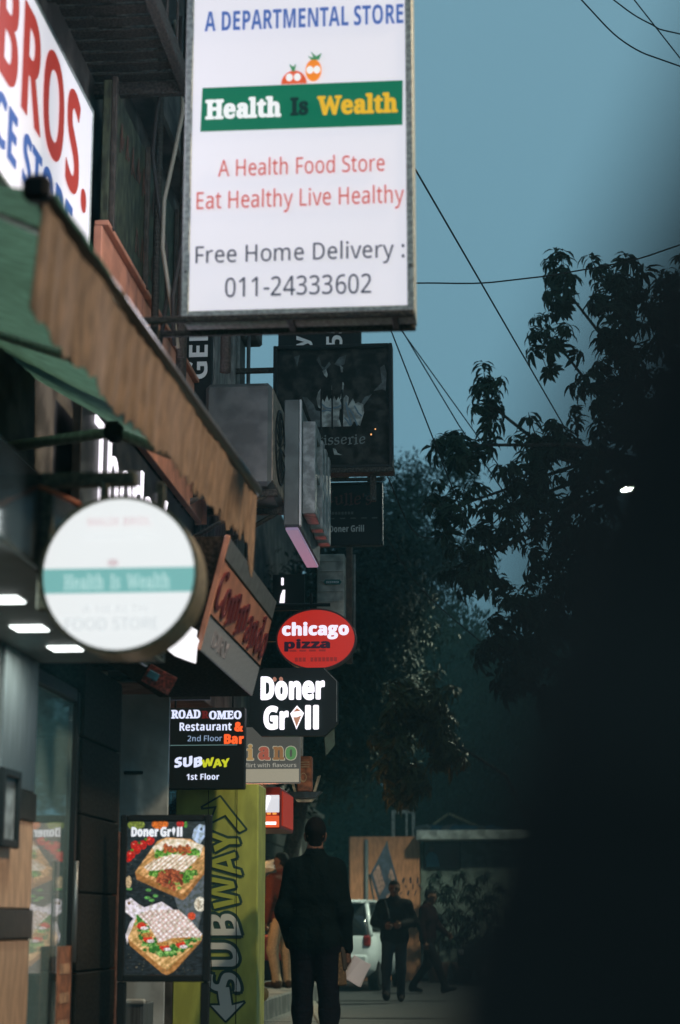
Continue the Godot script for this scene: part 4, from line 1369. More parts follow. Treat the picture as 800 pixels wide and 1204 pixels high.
	for sg in [-1, 1]:
		bx(p, "frame", blk, Vector3(sg * (pw / 2 - 0.018), 0, -0.02), Vector3(0.036, ph, 0.06), 0.006)
		bx(p, "frame", blk, Vector3(0, sg * (ph / 2 - 0.018), -0.02), Vector3(pw - 0.072, 0.036, 0.058), 0.006)
		bx(p, "leg", blk, Vector3(sg * (pw / 2 - 0.024), -ph / 2 - 0.366, -0.02), Vector3(0.045, 0.728, 0.045), 0.005)
		bx(p, "foot", blk, Vector3(sg * (pw / 2 - 0.024), -1.165, -0.02), Vector3(0.05, 0.02, 0.36), 0.005)
	bx(p, "back", blk, Vector3(0, 0, -0.035), Vector3(pw - 0.06, ph - 0.06, 0.02), 0.004)
	var pm := StandardMaterial3D.new()
	var tex := food_print()
	pm.albedo_texture = tex
	pm.albedo_color = Color(0.5, 0.5, 0.5)
	pm.roughness = 0.25
	pm.emission_enabled = true
	pm.emission_texture = tex
	pm.emission = Color.BLACK
	pm.emission_energy_multiplier = 0.85
	var quad := QuadMesh.new()
	quad.size = Vector2(pw - 0.072, ph - 0.072)
	obj(p, "print", quad, pm, Vector3(0, 0, -0.01))
	var PR := [83.0, 108.0, 512.0, 945.0]
	var pwh := glow("poster white", Color(0.85, 0.88, 0.95), 0.9)
	txr(p, "Doner", "sans bold heavy", pwh, PR, pw - 0.072, ph - 0.072, [105, 138, 255, 192], -0.009, 0.002)
	txr(p, "Gr", "sans bold heavy", pwh, PR, pw - 0.072, ph - 0.072, [266, 138, 325, 192], -0.009, 0.002)
	prism(p, "kebab_mark", pwh, [Vector2(0.031, 0.363), Vector2(0.042, 0.378), Vector2(0.052, 0.363), Vector2(0.042, 0.328)], 0.002, Vector3(0, 0, -0.006))
	txr(p, "ll", "sans bold heavy", pwh, PR, pw - 0.072, ph - 0.072, [357, 138, 387, 192], -0.009, 0.002)
	area_light(p, "poster_light", Color(1.0, 0.92, 0.85), 0.03, Vector2(0.4, 0.8), Vector3(0, 0, 0.015), Vector3(0, 0, 1))
	# --- green pillar
	var gp := thing("green_pillar", "lime green pillar with big SUBWAY lettering reading upwards", "pillar", V(-2.01, 0, 13.0))
	var lime := streaky("lime paint", Color(0.44, 0.5, 0.1), 0.45, 0.8, 0.3, 0.8, 0.85)
	bx(gp, "shaft", lime, Vector3(0, 0.995, -0.2), Vector3(0.58, 1.99, 0.4), 0.008)
	for i in 2:
		tube(gp, "wire", blk, [Vector3(-0.06 + i * 0.2, 2.0, 0.012), Vector3(-0.055 + i * 0.2, 1.2, 0.02), Vector3(-0.02 + i * 0.17, 0.75, 0.016), Vector3(-0.05 + i * 0.2, 0.1, 0.012)], 0.0025, -1, 4)
	var up := Node3D.new()
	up.name = "logo"
	gp.add_child(up)
	up.rotation.z = PI / 2
	var dk := mat("logo dark green", Color(0.012, 0.05, 0.04), 0.5, 0.0, "")
	var wl := mat("logo white", Color(0.6, 0.64, 0.58), 0.5, 0.0, "")
	var gl := mat("logo lime", Color(0.36, 0.42, 0.06), 0.5, 0.0, "")
	# local x runs up the pillar, local y runs to the left
	for e in [["SUB", 0.58, 1.12, wl], ["WAY", 1.13, 1.68, gl]]:
		text(up, e[0], "sans bold slant fat", dk, e[1] + 0.012, -0.18, e[2] - 0.012, 0.08, 0.0, 0.005, "letter_outline")
		text(up, e[0], "sans bold slant", e[3], e[1] + 0.012, -0.18, e[2] - 0.012, 0.08, 0.006, 0.004)
	for e in [[[Vector2(0.62, -0.1), Vector2(0.5, -0.12), Vector2(0.52, -0.2), Vector2(0.4, -0.08), Vector2(0.5, 0.02), Vector2(0.5, -0.04), Vector2(0.62, -0.02)], wl], [[Vector2(1.66, -0.16), Vector2(1.78, -0.06), Vector2(1.73, 0.04), Vector2(1.84, 0.0), Vector2(1.83, 0.1), Vector2(1.9, -0.02), Vector2(1.8, -0.1), Vector2(1.68, -0.2)], gl]]:
		prism(up, "arrow_outline", dk, Array(Geometry2D.offset_polygon(PackedVector2Array(e[0]), 0.014)[0]), 0.004, Vector3(0, 0, 0.0045))
		prism(up, "arrow", e[1], e[0], 0.004, Vector3(0, 0, 0.0095))
	# --- black restaurant sign
	var q := thing("restaurant_sign", "black box sign listing ROAD ROMEO and SUBWAY in lit letters", "sign", V(-2.071, 2.213, 12.7))
	var qw := 0.578
	var qh := 0.555
	bx(q, "box", blk, Vector3(0, 0, -0.05), Vector3(qw, qh, 0.1), 0.006)
	var RR := [68.0, 85.0, 712.0, 728.0]
	var ice := glow("ice white", Color(0.72, 0.78, 1.0), 0.95)
	var ice2 := glow("ice blue", Color(0.32, 0.45, 0.68), 0.7)
	var hot := glow("hot orange", Color(1.0, 0.12, 0.02), 0.95)
	var zl := 0.0
	txr(q, "ROAD", "serif bold heavy", ice, RR, qw, qh, [145, 102, 372, 172], zl)
	txr(q, "R", "serif bold heavy", glow("dull red letter", Color(0.12, 0.005, 0.005), 0.7), RR, qw, qh, [380, 112, 436, 172], zl)
	txr(q, "OMEO", "serif bold heavy", ice, RR, qw, qh, [438, 112, 688, 180], zl)
	txr(q, "Restaurant", "sans bold", ice, RR, qw, qh, [212, 204, 612, 270], zl)
	txr(q, "&", "sans bold heavy", hot, RR, qw, qh, [634, 202, 702, 278], zl)
	txr(q, "2nd Floor", "sans", ice2, RR, qw, qh, [275, 305, 540, 352], zl)
	txr(q, "Bar", "sans bold heavy", hot, RR, qw, qh, [556, 298, 708, 376], zl)
	txr(q, "SUB", "sans bold slant heavy", ice, RR, qw, qh, [178, 466, 392, 560], zl)
	txr(q, "WAY", "sans bold slant heavy", glow("logo yellow", Color(0.55, 0.58, 0.02), 0.9), RR, qw, qh, [384, 478, 600, 564], zl)
	txr(q, "1st Floor", "sans bold", ice, RR, qw, qh, [272, 606, 522, 656], zl)
	bx(q, "divider", glow("divider", Color(0.12, 0.22, 0.22), 0.6), Vector3(0, 0.02, 0.003), Vector3(0.48, 0.006, 0.004), 0.001)
	area_light(q, "sign_light", Color(0.8, 0.85, 1.0), 0.05, Vector2(0.5, 0.45), Vector3(0, 0, 0.03), Vector3(0, 0, 1))
	for x in [-0.2, 0.2]:
		tube(q, "hanger", blk, [Vector3(x, qh / 2, -0.05), Vector3(x, qh / 2 + 0.25, -0.05)], 0.008, -1, 6)

func far_signs() -> void:
	var blk: Material = mats["black frame"]
	var rust: Material = mats["rusty steel"]
	# --- red oval
	var o := thing("oval_sign", "red lit oval sign with white chicago over dark pizza", "sign", V(-1.629, 3.455, 16.0))
	prism(o, "face", glow("oval red", Color(0.47, 0.016, 0.008), 0.85), ellipse(0.338, 0.258, 56), 0.01)
	ring_poly(o, "rim", mat("dark red rim", Color(0.08, 0.01, 0.01), 0.5), 0.35, 0.27, 0.014, 0.12, Vector3(0, 0, 0.003))
	prism(o, "back", blk, ellipse(0.34, 0.26, 40), 0.01, Vector3(0, 0, -0.115))
	var R := [38.0, 48.0, 742.0, 580.0]
	txr(o, "chicago", "sans bold heavy", glow("oval white", Color(0.9, 0.85, 1.0), 1.0), R, 0.70, 0.54, [92, 165, 678, 318], 0.0)
	txr(o, "pizza", "sans bold heavy", glow("oval dark", Color(0.02, 0.003, 0.02), 0.5), R, 0.70, 0.54, [112, 312, 515, 420], 0.001)
	var dim := glow("oval dim print", Color(0.24, 0.012, 0.01), 0.8)
	for i in 11:
		if i != 3:
			bx(o, "dim_print", dim, Vector3(-0.17 + i * 0.034, -0.178, 0.001), Vector3(0.026, 0.036, 0.003), 0.001)
	for i in 4:
		bx(o, "dim_print", dim, Vector3(-0.2 + i * 0.085, -0.1, 0.001), Vector3(0.06, 0.018, 0.003), 0.001)
	area_light(o, "sign_light", Color(1.0, 0.2, 0.12), 0.12, Vector2(0.6, 0.45), Vector3(0, 0, 0.02), Vector3(0, 0, 1))
	tube(o, "hanger", blk, [Vector3(-0.05, 0.26, -0.06), Vector3(-0.05, 0.42, -0.06)], 0.012)
	tube(o, "wall_arm", blk, [Vector3(-0.7, 0.31, -0.06), Vector3(0.12, 0.31, -0.06)], 0.016)
	# --- Döner Grill octagon
	var d := thing("doner_sign", "black eight-sided sign with glowing white Döner Grill letters", "sign", V(-1.71, 2.80, 15.0))
	var dw := 0.72
	var dh := 0.56
	prism(d, "board", mat("sign board black", Color(0.012, 0.018, 0.02), 0.4, 0.0, ""), [Vector2(-0.36, -0.18), Vector2(-0.26, -0.28), Vector2(0.26, -0.28), Vector2(0.36, -0.18), Vector2(0.36, 0.16), Vector2(0.25, 0.27), Vector2(-0.25, 0.27), Vector2(-0.36, 0.16)], 0.08)
	stroke(d, mat("edge tape", Color(0.2, 0.24, 0.24), 0.5), [Vector2(0.25, 0.262), Vector2(0.352, 0.158), Vector2(0.352, -0.17)], 0.005, 0.0, 0.003, "edge_strip")
	var R2 := [-118.0, 590.0, 578.0, 1132.0]
	var gw := glow("doner white", Color(0.95, 0.92, 1.0), 1.25)
	txr(d, "Doner", "sans bold heavy", gw, R2, dw, dh, [-25, 668, 478, 855], 0.0, 0.03)
	for e in [[84, 690], [135, 690]]:
		prism(d, "letter_dot", glow("doner dot", Color(0.45, 0.2, 0.14), 0.7), ellipse(0.015, 0.018, 14, ((e[0] - R2[0]) / 696.0 - 0.5) * dw, (0.5 - (e[1] - R2[1]) / 542.0) * dh), 0.02, Vector3(0, 0, 0.026))
	txr(d, "Gr", "sans bold heavy", gw, R2, dw, dh, [0, 898, 195, 1085], 0.0, 0.03)
	txr(d, "ll", "sans bold heavy", gw, R2, dw, dh, [326, 896, 432, 1085], 0.0, 0.03)
	var kx: float = ((262 - R2[0]) / 696.0 - 0.5) * dw
	var ky: float = (0.5 - (990 - R2[1]) / 542.0) * dh
	prism(d, "kebab_mark", gw, [Vector2(kx, ky + 0.095), Vector2(kx - 0.055, ky + 0.03), Vector2(kx - 0.005, ky - 0.095), Vector2(kx + 0.055, ky + 0.035)], 0.02, Vector3(0, 0, 0.02))
	prism(d, "kebab_filling", glow("kebab brown", Color(0.5, 0.24, 0.15), 0.7), [Vector2(kx - 0.03, ky + 0.0), Vector2(kx - 0.002, ky - 0.078), Vector2(kx + 0.035, ky + 0.015), Vector2(kx + 0.0, ky + 0.0)], 0.004, Vector3(0, 0, 0.0245))
	prism(d, "kebab_filling", glow("kebab brown", Color.BLACK), [Vector2(kx - 0.03, ky + 0.045), Vector2(kx, ky + 0.075), Vector2(kx + 0.03, ky + 0.05)], 0.004, Vector3(0, 0, 0.0245))
	area_light(d, "sign_light", Color(0.95, 0.93, 1.0), 0.1, Vector2(0.6, 0.4), Vector3(0, 0, 0.05), Vector3(0, 0, 1))
	tube(d, "wall_arm", blk, [Vector3(-0.6, 0.2, -0.04), Vector3(-0.3, 0.2, -0.04)], 0.014)
	prism(self, "green_pennant", mat("pennant green", Color(0.02, 0.06, 0.04), 0.6), [Vector2(-0.045, 0.08), Vector2(0.04, 0.1), Vector2(0.045, -0.03), Vector2(-0.03, -0.12)], 0.012, V(-1.42, 2.48, 15.05), Vector3(0, 0.3, 0))
	tag(get_child(-1), "small dark green pointed pennant hanging from the black eight-sided sign", "pennant")
	# --- grey board, mixed coloured letters; its glow stands in for light on it
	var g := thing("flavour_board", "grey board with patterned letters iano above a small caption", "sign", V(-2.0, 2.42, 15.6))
	bx(g, "board", glow("board added glow grey", Color(0.1, 0.1, 0.088), 0.7), Vector3(0, 0, -0.03), Vector3(0.56, 0.47, 0.06), 0.006)
	bx(g, "foot_strip", glow("board foot painted glow", Color(0.42, 0.38, 0.28), 0.7), Vector3(0, -0.17, 0.003), Vector3(0.545, 0.11, 0.006), 0.002)  # cream strip and its glow paint the light along the board foot
	var cols := [Color(0.8, 0.5, 0.2), Color(0.75, 0.2, 0.13), Color(0.55, 0.28, 0.12), Color(0.2, 0.5, 0.18)]
	for i in 4:  # letters and caption glow too, in place of light falling on them
		var x0: float = [-0.165, -0.07, 0.055, 0.16][i]
		var wd: float = [0.055, 0.1, 0.095, 0.09][i]
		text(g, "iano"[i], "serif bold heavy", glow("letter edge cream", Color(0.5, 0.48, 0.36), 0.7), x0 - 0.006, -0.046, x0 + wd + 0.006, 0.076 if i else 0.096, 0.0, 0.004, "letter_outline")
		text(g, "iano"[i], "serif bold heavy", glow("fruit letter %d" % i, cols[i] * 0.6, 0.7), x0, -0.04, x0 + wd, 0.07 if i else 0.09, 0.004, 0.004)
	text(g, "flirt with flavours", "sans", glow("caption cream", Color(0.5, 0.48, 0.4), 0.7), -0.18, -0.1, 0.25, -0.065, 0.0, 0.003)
	tube(g, "wall_arm", blk, [Vector3(-0.45, 0.2, -0.07), Vector3(0.2, 0.2, -0.07)], 0.014)
	# --- menu tower: brown print between two cream blades over a dark tray
	var m := thing("menu_tower", "brown printed column between cream blades on a dark scalloped tray", "sign", V(-1.72, 2.29, 16.0))
	bx(m, "print", mat("brown print", Color(0.4, 0.14, 0.06), 0.5, 0.0, "patch", 0.6, 3.0), Vector3(0, 0, 0), Vector3(0.13, 0.3, 0.08), 0.01)
	for y in [0.1, 0.08, 0.06]:
		bx(m, "printed_line", mat("print cream", Color(0.5, 0.36, 0.2), 0.5), Vector3(0, y, 0.042), Vector3(0.085, 0.008, 0.003), 0.001)
	prism(m, "print_mark", mat("print cream", Color.BLACK), ellipse(0.03, 0.04, 20, -0.01, -0.03), 0.003, Vector3(0, 0, 0.044))
	prism(m, "print_mark", mat("brown print", Color.BLACK), ellipse(0.021, 0.03, 20, -0.008, -0.026), 0.003, Vector3(0, 0, 0.047))
	for s in [-1, 1]:
		prism(m, "blade", mat("cream blade", Color(0.4, 0.36, 0.24), 0.5), [Vector2(s * 0.07, -0.16), Vector2(s * 0.09, -0.16), Vector2(s * 0.135, -0.01), Vector2(s * 0.11, -0.02)], 0.05, Vector3(0, 0, 0.02))
	prism(m, "tray", mat("tray teal", Color(0.03, 0.05, 0.055), 0.4), [Vector2(-0.15, -0.15), Vector2(-0.09, -0.2), Vector2(0.09, -0.2), Vector2(0.15, -0.15)], 0.1, Vector3(0, 0, 0.05))
	prism(m, "lower_crescent", mat("cream blade", Color.BLACK), [Vector2(-0.095, -0.2), Vector2(-0.06, -0.235), Vector2(0.06, -0.235), Vector2(0.095, -0.2), Vector2(0.04, -0.213), Vector2(-0.04, -0.213)], 0.06, Vector3(0, 0, 0.03))
	bx(m, "stem", mat("white stem", Color(0.42, 0.42, 0.38), 0.5), Vector3(-0.04, 0.26, 0), Vector3(0.045, 0.22, 0.045), 0.008)
	tube(m, "wall_arm", blk, [Vector3(-0.55, 0.33, 0), Vector3(-0.02, 0.33, 0)], 0.012)
	# --- white and red lit kiosk box behind the green pillar
	var k := thing("kiosk_light_box", "white and orange lit box sign with a red side behind the green pillar", "sign", V(-2.17, 2.04, 16.5))
	bx(k, "box", mat("kiosk red", Color(0.42, 0.03, 0.012), 0.4, 0.0, ""), Vector3(0, 0, -0.5), Vector3(0.36, 0.36, 0.98), 0.01)
	bx(k, "upper_face", glow("kiosk white", Color(0.95, 0.95, 1.0), 0.75), Vector3(0, 0.035, 0.0), Vector3(0.34, 0.15, 0.02), 0.003)
	bx(k, "lower_face", glow("kiosk orange", Color(0.9, 0.12, 0.03), 0.8), Vector3(0, -0.12, 0.0), Vector3(0.34, 0.1, 0.02), 0.003)
	for x in [-0.02, 0.06]:
		bx(k, "lit_stroke", glow("kiosk stroke", Color(1, 1, 1), 1.6), Vector3(x, 0.04, 0.014), Vector3(0.03, 0.13, 0.008), 0.003, Vector3(0, 0, -0.35))
	bx(k, "lit_stroke", glow("kiosk stroke", Color.BLACK), Vector3(0.06, -0.135, 0.014), Vector3(0.17, 0.025, 0.008), 0.003)
	for x in [-0.12, -0.07, -0.02, 0.03, 0.08, 0.13]:
		bx(k, "lit_character", glow("kiosk amber", Color(1.0, 0.4, 0.08), 1.0), Vector3(x, -0.052, 0.012), Vector3(0.035, 0.016, 0.006), 0.002)
	bx(k, "lit_lamp", glow("kiosk stroke", Color.BLACK), Vector3(-0.07, 0.165, 0.02), Vector3(0.05, 0.05, 0.03), 0.006)
	bx(k, "side_strip", glow("kiosk side", Color(0.5, 0.035, 0.012), 0.5), Vector3(0.186, 0.0, -0.5), Vector3(0.012, 0.3, 0.8), 0.003)
	area_light(k, "sign_light", Color(1.0, 0.6, 0.45), 0.5, Vector2(0.32, 0.3), Vector3(0, 0, 0.04), Vector3(0, 0, 1))
	# --- peeling sign
	var p := thing("peeling_sign", "large dark sign whose white print has mostly peeled away", "sign", V(-1.392, 5.26, 15.0))
	var dark := mat("peeled backing", Color(0.03, 0.032, 0.03), 0.7, 0.0, "patch", 0.5, 2.0, 0.1)
	bx(p, "backing", dark, Vector3(0, 0, -0.08), Vector3(0.98, 1.04, 0.12), 0.006)
	for s in [-1, 1]:
		bx(p, "frame", blk, Vector3(s * 0.485, 0, -0.06), Vector3(0.03, 1.07, 0.18), 0.005)
		bx(p, "frame", blk, Vector3(0, s * 0.52, -0.06), Vector3(0.94, 0.03, 0.178), 0.005)
	bx(p, "base_bar", rust, Vector3(0.2, -0.555, -0.05), Vector3(0.62, 0.045, 0.16), 0.006)
	var vinyl := mat("old vinyl", Color(0.3, 0.36, 0.35), 0.6, 0.0, "patch", 0.6, 3.0)
	var dull := mat("dull vinyl", Color(0.06, 0.085, 0.09), 0.6, 0.0, "patch", 0.6, 3.0)
	var V2 := func(a): return a.map(func(e): return Vector2((e[0] - 412) / 700.0, (402 - e[1]) / 700.0))
	var shreds := [
		[[345, 375], [352, 350], [362, 372], [378, 330], [388, 365], [400, 345], [405, 375], [403, 520], [348, 520]],
		[[412, 360], [420, 335], [432, 365], [445, 340], [458, 372], [470, 400], [452, 420], [448, 470], [462, 520], [412, 520]],
		[[475, 350], [490, 330], [505, 345], [500, 400], [512, 380], [530, 352], [545, 385], [560, 375], [590, 390], [595, 440], [570, 520], [535, 490], [520, 520], [472, 520]],
		[[315, 350], [325, 310], [340, 290], [340, 410], [326, 400]],
		[[470, 250], [478, 262], [466, 345], [452, 360], [462, 320]],
		[[404, 270], [410, 310], [404, 330]],
		[[412, 650], [428, 655], [440, 680], [466, 692], [420, 690]],
		[[350, 180], [372, 170], [382, 205], [376, 222], [360, 205]], [[455, 150], [472, 160], [470, 190], [460, 190]]]
	for e in shreds:
		prism(p, "print_shred", vinyl, V2.call(e), 0.004, Vector3(0, 0, -0.014))
	for e in [[[232, 335], [260, 340], [300, 385], [312, 420], [340, 425], [340, 520], [300, 520], [270, 450], [255, 400]], [[690, 170], [715, 150], [728, 200], [722, 310], [700, 300], [650, 310], [700, 260]], [[420, 140], [450, 100], [490, 85], [480, 140], [455, 155]], [[590, 400], [640, 330], [600, 345], [570, 395]], [[182, 90], [215, 80], [200, 150]], [[315, 110], [330, 90], [345, 150], [365, 160], [390, 125], [400, 140], [360, 185]]]:
		prism(p, "print_shred", dull, V2.call(e), 0.004, Vector3(0, 0, -0.0145))
	var bluev := mat("blue brush print", Color(0.07, 0.14, 0.19), 0.6, 0.0, "")
	for e in [[[350, 385], [370, 405], [400, 412]], [[412, 408], [440, 405], [458, 395]], [[350, 425], [380, 420], [400, 425]], [[490, 380], [500, 440], [520, 510]], [[505, 410], [530, 450], [555, 515]], [[540, 400], [560, 440], [580, 460]], [[482, 470], [498, 490], [512, 515]]]:
		stroke(p, bluev, V2.call(e), 0.012, -0.013, 0.003, "brush_stroke")
	for x in [-0.098, -0.004, 0.078]:
		bx(p, "mullion", blk, Vector3(x, -0.02, -0.012), Vector3(0.012, 0.34, 0.016), 0.003)
	text(p, "tisserie", "serif slant", mat("script grey", Color(0.12, 0.15, 0.15), 0.6, 0.0, ""), -0.12, -0.33, 0.27, -0.24, -0.018, 0.006)
	bx(p, "fixing_light", glow("amber spark", Color(1.0, 0.45, 0.15), 1.2), Vector3(0.32, -0.245, -0.01), Vector3(0.012, 0.014, 0.006), 0.002)
	bx(p, "fixing_light", glow("amber spark", Color.BLACK), Vector3(0.355, -0.2, -0.01), Vector3(0.01, 0.012, 0.006), 0.002)
	for y in [0.35, -0.35]:
		bx(p, "wall_arm", rust, Vector3(-0.75, y, -0.07), Vector3(0.5, 0.04, 0.05), 0.004)
	bx(p, "post", rust, Vector3(0.33, -0.68, -0.08), Vector3(0.05, 0.24, 0.05), 0.005)
	# --- tall black sign behind it, letters turned on their side
	var t := thing("tall_black_sign", "tall black sign with white sideways letters above the peeling sign", "sign", V(-1.55, 6.35, 15.45))
	bx(t, "board", blk, Vector3(0, 0, -0.05), Vector3(0.72, 1.4, 0.1), 0.006)
	var side := Node3D.new()
	side.name = "side_letters"
	t.add_child(side)
	side.rotation.z = PI / 2
	var lwh := mat("letter paint white", Color(0.75, 0.78, 0.78), 0.5, 0.0, "")
	text(side, "55", "sans bold", lwh, -0.43, -0.2, -0.2, -0.06, 0.001, 0.006)
	text(side, "y", "sans bold", lwh, -0.43, 0.06, -0.32, 0.2, 0.001, 0.006)
	for y in [0.4, -0.1]:
		bx(t, "wall_arm", rust, Vector3(-0.6, y, -0.06), Vector3(0.5, 0.04, 0.04), 0.004)
	# --- small black sign with upright white characters, on the wall
	var be := thing("narrow_black_sign", "narrow black sign with white sideways letters beside the grey pilaster", "sign", V(-2.19, 5.0, 12.9))
	bx(be, "board", blk, Vector3(0, 0, -0.03), Vector3(0.22, 1.0, 0.06), 0.004)
	var bs := Node3D.new()
	bs.name = "side_letters"
	be.add_child(bs)
	bs.rotation.z = PI / 2
	text(bs, "GEE", "sans bold", lwh, -0.1, -0.08, 0.28, 0.06, 0.001, 0.005)
	# --- air conditioner
	var a := thing("air_conditioner", "grey outdoor air conditioner on a wall bracket above the awning's end", "air conditioner", V(-1.87, 4.46, 13.25))
	var acg := mat("unit grey", Color(0.095, 0.105, 0.105), 0.55, 0.1, "patch", 0.75, 1.2)
	bx(a, "casing", acg, Vector3(0, 0, 0), Vector3(0.48, 0.76, 0.86), 0.03)
	bx(a, "end_panel", acg, Vector3(0, -0.01, 0.432), Vector3(0.43, 0.69, 0.006), 0.003)
	bx(a, "front_panel", mat("unit beige", Color(0.26, 0.22, 0.17), 0.6), Vector3(0.243, 0, 0), Vector3(0.012, 0.68, 0.8), 0.005)
	ring_poly(a, "fan_guard", mats["black trim"] if mats.has("black trim") else blk, 0.28, 0.28, 0.02, 0.02, Vector3(0.26, 0.0, 0.0), Vector3(0, PI / 2, 0))
	for i in 8:
		bx(a, "guard_bar", blk, Vector3(0.255, 0, 0), Vector3(0.008, 0.54, 0.008), 0.002, Vector3(PI * i / 8.0, 0, 0))
	bx(a, "valve_cover", mat("unit beige", Color.BLACK), Vector3(-0.1, -0.22, 0.45), Vector3(0.14, 0.16, 0.04), 0.01)
	for x in [-0.14, -0.07]:
		tube(a, "pipe", mat("lagging", Color(0.2, 0.19, 0.17), 0.9), [Vector3(x, -0.26, 0.46), Vector3(x - 0.02, -0.4, 0.5), Vector3(x - 0.12, -0.46, 0.46), Vector3(-0.45, -0.42 + x, 0.4)], 0.014, -1, 6)
	for z in [-0.3, 0.3]:
		bx(a, "bracket", rust, Vector3(-0.1, -0.41, z), Vector3(0.75, 0.05, 0.05), 0.004)
		tube(a, "brace", rust, [Vector3(-0.46, -0.8, z), Vector3(0.2, -0.42, z)], 0.018, -1, 6)
	# --- slab sign with raised box letters
	var s := thing("raised_letter_sign", "grey slab sign with raised box letters jutting along the facade", "sign", Vector3.ZERO)
	var slab := mat("slab grey", Color(0.13, 0.15, 0.15), 0.6, 0.1, "patch", 0.8, 1.0)
	ext(s, "slab", slab, -1.62, -1.505, 3.93, 4.9, 13.5, 15.1, 0.008)
	var lit := mat("letter return white", Color(0.55, 0.57, 0.58), 0.45, 0.0, "")
	var let := mat("letter grey", Color(0.3, 0.33, 0.33), 0.5, 0.1)
	var E := obj(s, "letter", box_mesh(Vector3(0.1, 0.72, 0.12), 0.006), let, V(-1.452, 4.42, 13.75))
	for y in [0.31, 0.0, -0.31]:
		bx(E, "stroke", let, Vector3(0, y, -0.2), Vector3(0.098, 0.1, 0.28), 0.006)
	for i in 3:
		obj(s, "letter", box_mesh(Vector3(0.1, 0.72, 0.14), 0.006), let, V(-1.452, 4.42, 14.34 + i * 0.27))
	ext(s, "edge_trim", lit, -1.504, -1.49, 3.93, 4.9, 13.5, 13.56, 0.003)
	ext(s, "painted_under_glow", glow("underside painted glow", Color(0.42, 0.32, 0.5), 0.42), -1.61, -1.515, 3.905, 3.926, 13.55, 15.05, 0.003)  # underside made to glow, standing in for pinkish light on the slab
	for d_ in [13.9, 14.8]:
		ext(s, "wall_arm", rust, -2.35, -1.62, 4.4, 4.45, d_, d_ + 0.05, 0.004)
	# --- dark script sign
	var n := thing("dark_script_sign", "dark sign with dim red script and a small white Doner Grill line", "sign", V(-1.415, 4.78, 17.0))
	bx(n, "board", mat("sign board black", Color.BLACK), Vector3(0, 0, -0.04), Vector3(0.61, 0.58, 0.07), 0.006)
	for sg in [-1, 1]:
		bx(n, "frame", blk, Vector3(sg * 0.297, 0, -0.03), Vector3(0.02, 0.6, 0.1), 0.004)
		bx(n, "frame", blk, Vector3(0, sg * 0.292, -0.03), Vector3(0.57, 0.02, 0.098), 0.004)
	text(n, "Mulle's", "serif slant", mat("script red", Color(0.06, 0.012, 0.012), 0.5, 0.0, ""), -0.28, 0.08, 0.2, 0.23, -0.004, 0.005)
	var gtx := mat("small print grey", Color(0.06, 0.08, 0.08), 0.5, 0.0, "")
	for i in 8:
		bx(n, "printed_dash", gtx, Vector3(-0.19 + i * 0.03, 0.01, -0.002), Vector3(0.02, 0.025, 0.003), 0.001)
	text(n, "Doner Grill", "sans bold", mat("small print white", Color(0.4, 0.45, 0.45), 0.5, 0.0, ""), -0.19, -0.17, 0.13, -0.105, -0.004, 0.004)
	for i in 5:
		bx(n, "printed_dash", gtx, Vector3(-0.17 + i * 0.1, -0.04, -0.002), Vector3(0.05, 0.01, 0.003), 0.001)
	bx(n, "top_bar", rust, Vector3(-0.1, 0.34, -0.04), Vector3(0.85, 0.03, 0.04), 0.004)
	tube(n, "post", blk, [Vector3(0.18, 0.29, -0.04), Vector3(0.18, 0.6, -0.04)], 0.02)
	bx(n, "wood_batten", mat("pale batten", Color(0.33, 0.27, 0.15), 0.8), Vector3(-0.16, 0.38, -0.02), Vector3(0.3, 0.05, 0.03), 0.004)
	# --- pale service box with a teal arrow label, on a brown post
	var w := thing("service_cabinet", "pale ribbed cabinet with a teal arrow label on a brown post", "cabinet", V(-1.67, 4.27, 18.0))
	bx(w, "casing", mat("cabinet cream", Color(0.6, 0.56, 0.48), 0.7, 0.0, "patch", 0.75, 1.5), Vector3(-0.01, 0, 0), Vector3(0.27, 0.62, 0.2), 0.008)
	for i in 6:
		bx(w, "rib", mat("cabinet cream", Color.BLACK), Vector3(0.0, -0.26 + i * 0.1, 0.102), Vector3(0.24, 0.012, 0.01), 0.003)
	prism(w, "arrow_label", mat("teal label", Color(0.02, 0.16, 0.14), 0.5, 0.0, ""), [Vector2(-0.09, 0.0), Vector2(-0.07, 0.025), Vector2(0.07, 0.025), Vector2(0.09, 0.0), Vector2(0.07, -0.025), Vector2(-0.07, -0.025)], 0.006, Vector3(0.01, 0.03, 0.112))
	for i in 7:
		bx(w, "printed_dash", lwh, Vector3(-0.045 + i * 0.018, 0.03, 0.113), Vector3(0.012, 0.02, 0.002), 0.0005)
	bx(w, "post", mat("brown post", Color(0.09, 0.055, 0.04), 0.8), Vector3(0.16, -0.1, -0.05), Vector3(0.06, 1.3, 0.06), 0.005)
	bx(w, "wall_arm", blk, Vector3(-0.5, -0.5, -0.05), Vector3(1.3, 0.05, 0.05), 0.004)
	tube(w, "thin_pipe", mat("pipe paint", Color.BLACK), [Vector3(0.21, -0.5, -0.05), Vector3(0.21, 0.33, -0.05)], 0.012)
	# --- a sliver of another lit sign on the facade
	var jl := thing("lit_letter", "single narrow glowing white letter on the wall left of the red oval", "sign", V(-2.04, 4.05, 17.0))
	bx(jl, "backing", blk, Vector3(0.05, 0.0, -0.03), Vector3(0.3, 0.34, 0.03), 0.004)
	bx(jl, "lit_stroke", glow("letter white", Color.BLACK), Vector3(-0.005, 0.1, 0.0), Vector3(0.022, 0.07, 0.02), 0.004)
	prism(jl, "lit_stroke", glow("letter white", Color.BLACK), [Vector2(-0.03, -0.1), Vector2(0.015, -0.1), Vector2(0.02, 0.02), Vector2(0.0, 0.02), Vector2(-0.02, -0.03)], 0.02, Vector3(0, 0, 0.01))
